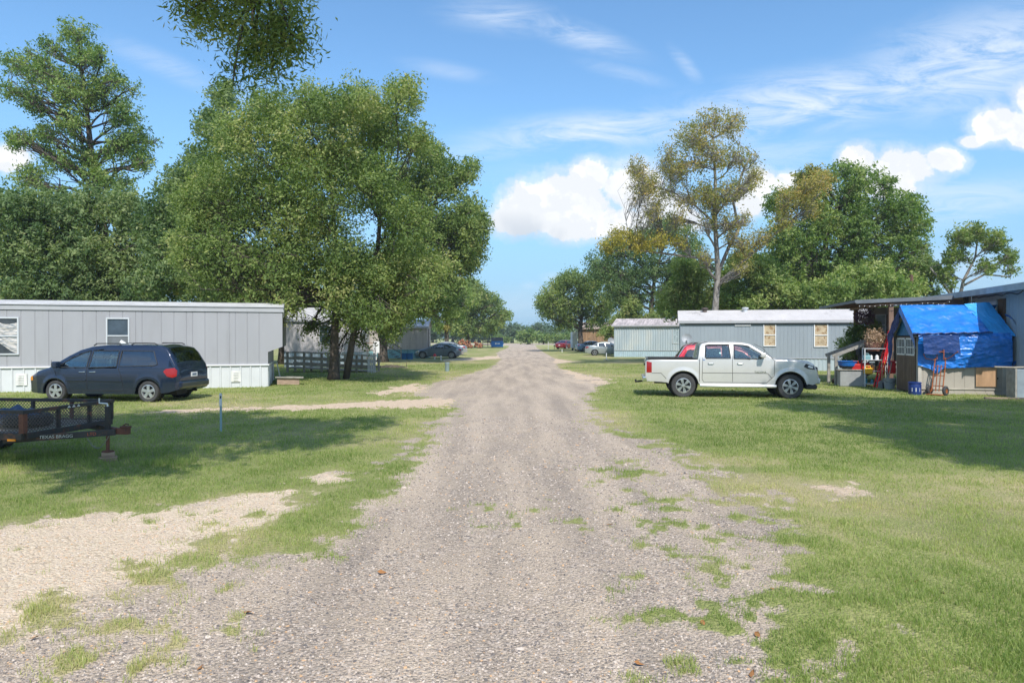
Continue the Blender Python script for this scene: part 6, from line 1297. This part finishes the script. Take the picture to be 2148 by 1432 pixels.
# ------------------------------------------------------------------ shed under the blue tarp
SF = Frame(12.9, 21.7, R(-10)); sa = R(-10)
e = thing('shed', 'small beige shed with brown double doors mostly wrapped in blue tarp', 'shed', (12.9, 21.7, 0), sa)
SL, SW_, SE, SR = 2.55, 1.78, 1.95, 2.80
M_beige = mat('beige_panel', (.37,.34,.29), .75, var=.10, scale=2); M_bdoor = mat('brown_door', (.125,.085,.055), .7, var=.2, scale=3)
mb = MB(); ribbed(mb, 0, SL, .08, SE, .3, .008, 'groove'); mb.box(0.0, SL, SW_ - .03, SW_, .0, SE); mb.box(SL - .03, SL, .01, SW_ - .03, 0, SE); mb.prism([(.02, SE), (SW_ - .02, SE), (SW_ / 2, SR - .05)], SL - .03, SL - .003, 'YZ'); mb.box(0, SL, -.02, -.001, .0, .08)
mb.box(0, .03, .01, .12, 0, SE); mb.box(0, .03, SW_ - .13, SW_ - .031, 0, SE); mb.build('wall', M_beige, e)
mb = MB(); mb.prism([(.02, SE - .02), (SW_ - .02, SE - .02), (SW_ / 2, SR - .05)], .03, .05, 'YZ'); mb.build('gable', M_beige, e)
mb = MB(); mb.prism([(-.06, SE - .14), (SW_ / 2, SR - .12), (SW_ + .06, SE - .14), (SW_ + .06, SE - .11), (SW_ / 2, SR - .09), (-.06, SE - .11)], -.12, SL + .1, 'YZ'); mb.build('roof', M_greywood, e)
mb = MB(); mb.box(SL - .13, SL + .01, -.035, -.003, 0, .95); mb.box(.0, .10, -.035, -.003, .0, .95); mb.box(.1, SL - .13, -.03, -.003, .17, .2); mb.build('corner_trim', mat('beige_trim', (.46,.43,.37), .7), e)
dz = 1.84
for (a, b) in ((.13, .88), (.90, SW_ - .13)):
    mb = MB(); mb.box(-.03, .0, a, b, .06, dz); 
    for k in range(4): yy = a + (b - a) * (k + .5) / 4; mb.box(-.036, -.031, yy - .006, yy + .006, .1, 1.15)
    d = mb.build('door', M_bdoor, e); g = MB(); g.box(-.055, -.031, a + .05, b - .05, 1.22, 1.27); g.box(-.055, -.031, a + .05, b - .05, 1.47, 1.50); g.box(-.055, -.031, a + .05, b - .05, 1.74, 1.79); n_ = 5
    for k in range(n_ + 1): yy = a + .05 + (b - a - .1) * k / n_; w_ = .022 if k in (0, n_) else .010; g.box(-.054, -.031, yy - w_, yy + w_, 1.2705, 1.4695); g.box(-.054, -.031, yy - w_, yy + w_, 1.5005, 1.7395)
    g.build('window_grille', M_vent, d); g = MB(); g.box(-.04, -.032, a + .05, b - .05, 1.27, 1.74); g.build('pane', M_dark, d)
xa, xb = SF.sx(2046), SF.sx(2090); mb = MB(); mb.box(xa, xb, -.05, -.036, .27, .88); mb.build('plywood_patch', mat('plywood', (.40,.25,.14), .8, var=.25, scale=2, stretch=(3,3,.5)), e); mb = MB(); mb.box(SL-.30,SL-.26,-.045,-.036,.50,.56); mb.build('hasp', M_dark, e)
# the tarp: roof sheet, second sheet, front drape and gable pieces
M_tarp = mat('blue_tarp', (.010,.165,.58), .36, var=.28, scale=2.0, bump=.9, bscale=7, spec=.6); M_tarp2 = mat('light_blue_tarp', (.04,.33,.72), .35, var=.15, scale=2, bump=.8, bscale=8, spec=.6); M_tarpd = mat('navy_tarp', (.008,.04,.17), .5, var=.3, scale=5, bump=.5, bscale=12)
e = thing('tarp', 'wrinkled bright blue tarp draped over the small shed', 'tarp', (12.9, 21.7, 0), sa)
def wr(u, v, k=1.0): return k * (.5 * fbm(np.array(u * 4. + v * 2), np.array(v * 5.), 5, 4) + .42 * abs(fbm(np.array(u * 9.), np.array(v * 22. + u * 9), 8, 3)) + .25 * fbm(np.array(u * 22.), np.array(v * 14. - u * 12), 18, 2))
SEy = -.17
def roofs(u, v):   # ridge to front eave
    x = -.22 + u * 2.12 + .10 * v * u; d = float(wr(u, v, .10)); y = SW_ / 2 - (SW_ / 2 + .17) * v; z = SR + .07 - (SR + .06 - SE + .02) * v - .02 * math.sin(math.pi * v) * math.sin(math.pi * u); return (x, y - d * .6, z + d * .7 + (.02 * math.sin(u * 40) * v))
mb = MB(); mb.grid(roofs, 60, 30); mb.build('roof_sheet', M_tarp, e, smooth=2)
def back(u, v): x = -.2 + u * 2.9; d = float(wr(u, v, .06)); return (x, SW_ / 2 + (SW_ / 2 + .2) * v, SR + .07 - (SR + .06 - SE + .1) * v + d)
mb = MB(); mb.grid(back, 30, 16); mb.build('back_sheet', M_tarp, e, smooth=2)
def second(u, v):
    x = 1.72 + u * .75 + .30 * v * (1 - u) ; d = float(wr(u + 3, v, .06)); y = SW_ / 2 - (SW_ / 2 + .10) * v; z = SR + .12 - (SR + .06 - SE + .05) * v - .0 * math.sin(math.pi * v); return (x + .28 * v * u, y - d, z + d - .02 * (1 - v) + .05 * u * (1 - v) - .12 * u * v)
mb = MB(); mb.grid(second, 24, 26); mb.build('second_sheet', M_tarp2, e, smooth=2)
def front(u, v):
    x = -.03 + u * 2.62; d = float(wr(u * 1.2 + 7, v * 1.2, .22)); zb_ = .82 + .08 * u; z = (SE + .0) * (1 - v) + zb_ * v; bul = .05 + .13 * u * math.sin(math.pi * min(1, v * .9 + .1)); return (x + .05 * v * u, -.03 - bul - max(0, d) - .02 * math.sin(u * 9 + v * 5), z + (.10 * math.exp(-((u - .0) / .08) ** 2) - .16 * math.exp(-((u - .2) / .05) ** 2)) * v)
mb = MB(); mb.grid(front, 90, 46); mb.build('front_drape', M_tarp, e, smooth=2)
def rend(u, v):
    d = float(wr(u + 11, v, .16)); z = (SE + .62 * math.sin(math.pi * min(1., .18 + u * .7))) * (1 - v) + .92 * v; out = .04 + .42 * math.sin(math.pi * min(1, v * .8 + .12)) * (1 - .3 * u) ; return (SL + out * (.55 + .45 * math.sin(math.pi * min(1, u + .15))) + d * .4, -.12 + u * 1.7 - .05 * v, z)
mb = MB(); mb.grid(rend, 24, 30); mb.build('end_drape', M_tarp, e, smooth=2)
def lflap(u, v): # left rake flap hanging over the gable
    y = SW_ / 2 - (SW_ / 2 + .17) * u; z = SR + .08 - (SR + .06 - SE + .02) * u; d = float(wr(u + 5, v, .1)); return (-.22 + .10 * v * (u) + d * .5, y + .10 * v * (1 - u), z - (.22 + .30 * u) * v)
mb = MB(); mb.grid(lflap, 24, 10); mb.build('rake_flap', M_tarp, e, smooth=2)
def lflap2(u, v): y = SW_ / 2 + (SW_ / 2 + .2) * u; z = SR + .08 - (SR + .06 - SE + .1) * u; d = float(wr(u + 8, v, .16)); return (-.23 + d + .05 * v, y + .04 * v, z - (.2 + (.75 + .25 * math.sin(u * 9)) * u) * v)
mb = MB(); mb.grid(lflap2, 24, 18); mb.build('torn_flap', M_tarpd, e, smooth=2)
def gab(u, v): y = .06 + (SW_ - .12) * u; zt_ = SE + (SR - .05 - SE) * (1 - abs(2 * u - 1)); return (-.035 + float(wr(u + 2, v, .04)), y, (dz + .03) * (1 - v) + zt_ * v)
mb = MB(); mb.grid(gab, 16, 10); mb.build('gable_sheet', mat('shaded_gable_tarp', (.01,.13,.28), .5, var=.2), e, smooth=2)  # same tarp on the gable, its shade put into the darker colour
xa, xb = SF.sx(1932, -.2), SF.sx(2008, -.2)
def patch(u, v): return (xa + (xb - xa) * u + .05 * v, -.31 + float(wr(u + 4, v, .07)) - .02 * v, 1.88 - .58 * v - .03 * math.sin(u * 7) * v)
mb = MB(); mb.grid(patch, 30, 20); mb.build('dark_patch', M_tarpd, e, smooth=2)
mb = MB(); mb.tube([(-.2 + 2.25 * i / 20, -.20 - .03 * math.sin(i * 1.3), SE - .03 + .015 * math.sin(i * 2.1) + .05 * i / 20) for i in range(21)], .022, 6); mb.build('hem', M_tarpd, e)
# hand truck, barrel
xh, yh = SF.sx(1966, -.42), -.42; w = SF.w(xh, yh); e = thing('hand_truck', 'rusty orange hand truck with black pneumatic wheels leaning on the tarped shed', 'hand truck', (w.x, w.y, 0), sa + R(-48)); M_or = mat('rusty_orange', (.33,.10,.03), .6, var=.35, scale=6)
def hb(y, z): return (y + .18 * z - .02)
mb = MB()
for x in (-.16, .16): mb.tube([(x, 0, .14), (x, .16, .95), (x * .9, .20, 1.18)], .018, 8)
for z in (.3, .62, .9): mb.tube([(-.16, .17 * z, z), (.16, .17 * z, z)], .014, 6)
mb.tube([(-.05,.01,.14),(-.05,.15,.95)], .014, 6); mb.tube([(.05,.01,.14),(.05,.15,.95)], .014, 6); mb.box(-.22,.22,-.24,.0,.03,.05); mb.build('frame', M_or, e, smooth=True)
mb = MB(); mb.tube([(-.12,.18,1.10),(-.36,.05,1.14),(-.40,-.02,1.28),(-.30,.0,1.36),(.1,.2,1.36)], .014, 6); mb.tube([(.12,.18,1.10),(.40,.02,1.22),(.62,-.05,1.38)], .014, 6); mb.tube([(-.1,.19,1.12),(-.1,.2,1.42),(.1,.2,1.42),(.1,.19,1.12)], .014, 6); mb.build('handle', M_or, e, smooth=True)
for x in (-.25, .22):
    mb = MB(); mb.lathe([(.07,-.035),(.12,-.045),(.155,-.02),(.155,.02),(.12,.045),(.07,.035)], 24, 'X', (x, .06, .155)); wo = mb.build('wheel', M_tyre, e, smooth=True); mb = MB(); mb.lathe([(.0,-.02),(.075,-.03),(.075,.03),(.0,.02)], 16, 'X', (x, .06, .155)); mb.build('rim', M_or, wo)
w = SF.w(SF.sx(1919, -.35), -.35); e = thing('barrel', 'small dark blue plastic drum in front of the shed door', 'drum', (w.x, w.y, 0)); M_drum = mat('dark_blue_plastic', (.008,.03,.16), .4)
mb = MB(); mb.lathe([(.0,0),(.175,0),(.185,.03),(.185,.33),(.17,.37)], 24); mb.build('body', M_drum, e, smooth=True); mb = MB(); mb.lathe([(.18,.365),(.19,.37),(.19,.40),(.165,.415),(.0,.40)], 24); mb.build('lid', M_drum, e, smooth=True)
mb = MB(); mb.lathe([(.187,.12),(.187,.24)], 10); mb.f = mb.f[6:8]; mb.build('paper_label', M_white, e, fix=False)
# meter cabinet and edging at the right border
w = HF.w(-1.35, -.6); e = thing('utility_cabinet', 'weathered grey cabinet with a pipe on top at the right edge of the lawn', 'cabinet', (w.x + 1.0, w.y - .1, 0), A12); mb = MB(); mb.box(-.15,.75,-.2,.3,0,.86); mb.build('body', mat('grey_cabinet', (.24,.29,.32), .7, var=.15), e, bevel=.01); mb = MB(); mb.box(-.2,-.155,-.22,.32,0,.90); mb.build('post', M_greywood, e); mb = MB(); mb.tube([(-.7,-.1,.93),(-.2,-.1,.92),(.8,-.1,.95)], .025, 8); mb.build('pipe', M_rail, e)
w = HF.w(-1.5, -1.6); e = thing('landscape_board', 'long weathered board lying on the dirt at the foot of the cabinet', 'board', (PX(2090, 19.9), 19.9, 0), R(-12)); mb = MB(); mb.box(-.3,1.3,-.06,.06,0,.06); mb.build('board', M_oldwood, e)
# ------------------------------------------------------------------ utility trailer in the left foreground
N_ = Vector((-6.63, 9.25)); Fc = Vector((-6.40, 10.9)); wv = (Fc - N_).normalized(); TW = (Fc - N_).length; ta = math.atan2(wv.y, wv.x) - R(90)
e = thing('utility_trailer', 'rusty black open utility trailer with mesh sides and tongue jack', 'trailer', (N_.x, N_.y, 0), ta)
# local frame: +x forward (towards the road), +y across to the far side; the front near corner is the origin
M_blk = mat('rusty_black_steel', (.035,.033,.033), .6, var=.3, scale=4, col2=(.17,.065,.035), thr=(.50,.68)); M_rusty = mat('rusty_post', (.14,.055,.035), .8, var=.4, scale=5, col2=(.04,.035,.035), thr=(.5,.65)); M_mesh = mat('mesh_steel', (.11,.09,.08), .6, var=.3)
TL = 3.1; zb, zt_, zd = .46, .79, .47
def fz(y): return .0
mb = MB()
for y in (0, TW): mb.box(-TL, 0, y - .03, y + .03, zb - .045, zb + .045)
mb.box(-.03, .03, .031, TW - .031, zb - .04, zb + .04); mb.box(-TL, -TL + .06, .031, TW - .031, zb - .04, zb + .04)
for k in range(1, 5): mb.box(-TL * k / 5 - .02, -TL * k / 5 + .02, .031, TW - .031, zb - .035, zb + .015)
mb.build('frame', M_blk, e)
mb = MB()
for y in (0, TW): mb.box(-TL, .03, y - .028, y + .028, zt_ - .025, zt_ + .025)
mb.box(-.03, .029, .029, TW - .029, zt_ - .026, zt_ + .024); mb.build('top_rail', M_blk, e)
for (x, y, m_) in [(0,0,M_rusty),(0,TW,M_blk),(0,TW*.36,M_blk),(0,TW*.72,M_blk),(-.7,0,M_blk),(-1.5,0,M_blk),(-2.4,0,M_blk),(-.7,TW,M_rusty),(-1.4,TW,M_blk),(-2.2,TW,M_blk)]:
    mb = MB(); wq = .035 if (x, y) == (0, 0) else .022; mb.box(x - wq, x + wq, y - wq, y + wq, zb + .046, zt_ - .027); mb.build('post', m_, e)
def mesh(p, q, z0, z1, cell=.055, ax='x'):
    mb = MB(); L_ = q - p; n = int(L_ / cell); m = max(1, int((z1 - z0) / (cell * .5))); r = .0032
    for s in (1, -1):
        k = -m
        while k < n + m:
            a = p + k * cell; pts = []
            # a diagonal strand going up while moving along
            x0, x1 = a, a + s * m * cell * .5
            za, zb_ = z0, z1
            if min(x0, x1) >= p - 1e-6 and max(x0, x1) <= q + 1e-6: pts = [(x0, za), (x1, zb_)]
            else:
                t0, t1 = 0.0, 1.0; d = x1 - x0
                ta_, tb_ = sorted(((p - x0) / d, (q - x0) / d)); t0, t1 = max(t0, ta_), min(t1, tb_)
                if t1 - t0 > .05: pts = [(x0 + d * t0, za + (zb_ - za) * t0), (x0 + d * t1, za + (zb_ - za) * t1)]
            if pts:
                P = [((u, .0, v) if ax == 'x' else (.0, u, v)) for u, v in pts]; mb.beam(P[0], P[1], r * 2, r * 2)
            k += 1
    return mb
mb = mesh(-TL, 0, zb + .05, zt_ - .03); mb.build('side_mesh', M_mesh, e)['kind'] = 'stuff'
o = mesh(-TL, 0, zb + .05, zt_ - .03).build('side_mesh', M_mesh, e); o.location = (0, TW, 0)
mb = mesh(0, TW, zb + .05, zt_ - .03, ax='y'); mb.build('front_mesh', M_mesh, e)
mb = MB(); r = .004
for k in range(-14, 60):     # expanded metal floor
    for s in (1, -1):
        x0 = -TL + k * .075; x1 = x0 + s * TW * .5; 
        t0, t1 = 0, 1; d = x1 - x0; ta_, tb_ = sorted(((-TL - x0) / d, (0 - x0) / d)); t0, t1 = max(0, ta_), min(1, tb_)
        if t1 - t0 > .02: mb.beam((x0 + d * t0, TW * t0, zd - .002 * s + .02), (x0 + d * t1, TW * t1, zd - .002 * s + .02), .010, .004)
mb.build('floor_mesh', mat('galvanised_mesh', (.34,.33,.32), .5, var=.25), e)
# tongue: two beams meeting in the coupler
cp = Vector((.80, TW * .47, .50))
for y in (.05, TW - .05):
    mb = MB(); mb.beam((-.35, y, .395), (cp.x, cp.y + (y - cp.y) * .06, .435), .055, .085); mb.build('tongue_beam', M_blk, e)
mb = MB(); mb.box(cp.x - .06, cp.x + .18, cp.y - .04, cp.y + .04, .40, .49); mb.box(cp.x + .06, cp.x + .19, cp.y - .045, cp.y + .045, .49, .52); mb.tube([(cp.x + .05, cp.y, .50), (cp.x + .13, cp.y, .55), (cp.x + .18, cp.y, .54)], .012, 6); mb.build('coupler', M_rusty, e, bevel=.01)
jx = .64; mb = MB(); mb.box(jx - .03, jx + .03, cp.y - .03, cp.y + .03, .42, .80); mb.build('tongue_jack', M_blk, e, bevel=.005)
j = e.children[-1]; mb = MB(); mb.cyl((jx, cp.y, .16), (jx, cp.y, .42), .025); mb.lathe([(.0,.14),(.08,.14),(.08,.155),(.0,.165)], 16, c=(jx, cp.y, 0)); mb.build('jack_foot', M_rusty, j); mb = MB(); mb.tube([(jx, cp.y, .80), (jx - .01, cp.y, .84), (jx - .12, cp.y - .02, .85), (jx - .12, cp.y - .02, .92)], .012, 6); mb.build('crank', M_alum, j)
mb = MB(); 
for i in range(16):
    t = i / 15; p = Vector((jx - .32 + .40 * t, cp.y - .06, .40 - .20 * math.sin(math.pi * t))); a = Vector((.4, 0, -.6 * math.cos(math.pi * t))).normalized()
    mb.tube([p + a * .02 * math.cos(q) + Vector((0, math.sin(q) * .012, 0) if i % 2 else (0, 0, math.sin(q) * .012)) for q in [k * math.pi / 4 for k in range(8)]], .0035, 4, closed=True)
mb.build('safety_chain', mat('chain_steel', (.35,.34,.32), .5, metal=.5), e)
# lettering painted on the near tongue beam
a = Vector((-.35, .05, .395)); b = Vector((cp.x, cp.y + (.05 - cp.y) * .06, .435)); d = (b - a); dirn = d.normalized(); mid_ = a + d * .52 + Vector((0, -.0, 0)); nrm = Vector((dirn.y, -dirn.x, 0)).normalized()
for s_, tt_, mt_ in (('TEXAS BRAGG', .46, mat('faded_white_paint', (.50,.52,.50), .7, var=.3)), ('LTD', .78, mat('faded_red_paint', (.45,.10,.05), .7))):
    p = a + d * tt_ + nrm * .031; text(e, 'lettering', s_, .062, mt_, (p.x, p.y, p.z), (R(90), 0, math.atan2(dirn.y, dirn.x)), .001)
p = (.028, TW * .52, zt_); mb = MB()
for k in range(3): mb.prism([(-.035, -.015), (.035, -.015), (.0, .02)], .0305, .032, 'YZ'); mb.v[-6:] = [(v[0], v[1] + TW * .46 + k * .09, v[2] + zt_) for v in mb.v[-6:]]
mb.build('emblem', M_vent, e)
mb = MB(); mb.box(-.20, -.08, -.045, -.031, .40, .43); mb.build('marker_light', M_amber, e)
wheel(e, -1.9, .14, .33, .17, -1, 5, M_vent); wheel(e, -1.9, TW - .14, .33, .17, 1, 5, M_vent)
mb = MB(); mb.tube([(-1.9, .1, .33), (-1.9, TW - .1, .33)], .03, 8); mb.build('axle', M_blk, e)
# load: an old tyre under a dark blue sheet
w = N_ + Vector((math.cos(ta), math.sin(ta))) * -.62 + Vector((-math.sin(ta), math.cos(ta))) * .75
e2 = thing('spare_tyre', 'old dark tyre lying on the trailer floor at the left edge', 'tyre', (w.x, w.y, zd + .03), 0); mb = MB(); mb.lathe([(.16,.01),(.26,.0),(.31,.04),(.31,.14),(.26,.18),(.16,.17),(.16,.01)], 28); mb.build('tyre', M_tyre, e2, smooth=True); mb = MB(); mb.lathe([(.0,.08),(.16,.07),(.155,.12),(.0,.10)], 20); mb.build('rim', M_rusty, e2)
w2 = w + Vector((-.25, .1)); e3 = thing('sheet_bundle', 'crumpled dark blue sheet heaped on the trailer at the left edge', 'sheet', (w2.x, w2.y, zd + .03), 0)
mb = MB(); mb.grid(lambda u, v: (.7 * (u - .5), .6 * (v - .5), .13 * math.sin(math.pi * u) * math.sin(math.pi * v) + .05 * math.sin(u * 17) * math.sin(v * 13) * math.sin(math.pi * u) + .01), 24, 20); mb.build('sheet', mat('dark_blue_sheet', (.04,.07,.13), .5, var=.3, bump=.4), e3, smooth=2); mb = e3.children[0]; mb.location = (0, 0, .12)
x, y = (jx, cp.y); u_ = Vector((math.cos(ta), math.sin(ta))); v_ = Vector((-math.sin(ta), math.cos(ta))); w = N_ + u_ * jx + v_ * cp.y
e4 = thing('wood_block', 'rough wood block under the trailer jack', 'block', (w.x, w.y, 0), .5); mb = MB(); mb.box(-.12,.12,-.07,.07,0,.07); mb.build('lower_block', M_oldwood, e4, bevel=.005); mb = MB(); mb.box(-.08,.09,-.06,.06,.072,.138); mb.build('upper_block', M_oldwood, e4, bevel=.005)
# little ornaments beside the grey coupe
for i, (px, py, lab) in enumerate([(912, 754, 'small red and white lawn ornament beside the grey blue coupe'), (925, 756, 'tiny white lawn ornament right of the red one')]):
    X, Y = G(px, py); e5 = thing('lawn_ornament', lab, 'ornament', (X, Y, 0)); mb = MB(); mb.cyl((0,0,0),(0,0,.25),.05,.04); mb.build('base', M_white, e5); mb = MB(); mb.lathe([(.0,.24),(.16,.28),(.10,.42),(.0,.52)] if i == 0 else [(.0,.24),(.08,.28),(.06,.36),(.0,.40)], 10); mb.build('figure', M_redp if i == 0 else M_white, e5, smooth=True)

# ------------------------------------------------------------------ the air: thin haze over the far field
mb = MB(); mb.box(-330, 330, -60, 420, -1.5, 26); M_haze = bpy.data.materials.new('haze'); M_haze.use_nodes = True
_n = M_haze.node_tree; _n.nodes.clear(); _v = _n.nodes.new('ShaderNodeVolumePrincipled'); _v.inputs['Density'].default_value = .00042; _v.inputs['Color'].default_value = (.80, .89, 1, 1); _v.inputs['Anisotropy'].default_value = .1
_o = _n.nodes.new('ShaderNodeOutputMaterial'); _n.links.new(_v.outputs[0], _o.inputs['Volume'])
tag(mb.build('haze', M_haze), 'thin pale blue haze lying over the whole park and the far field', 'haze', kind='stuff')
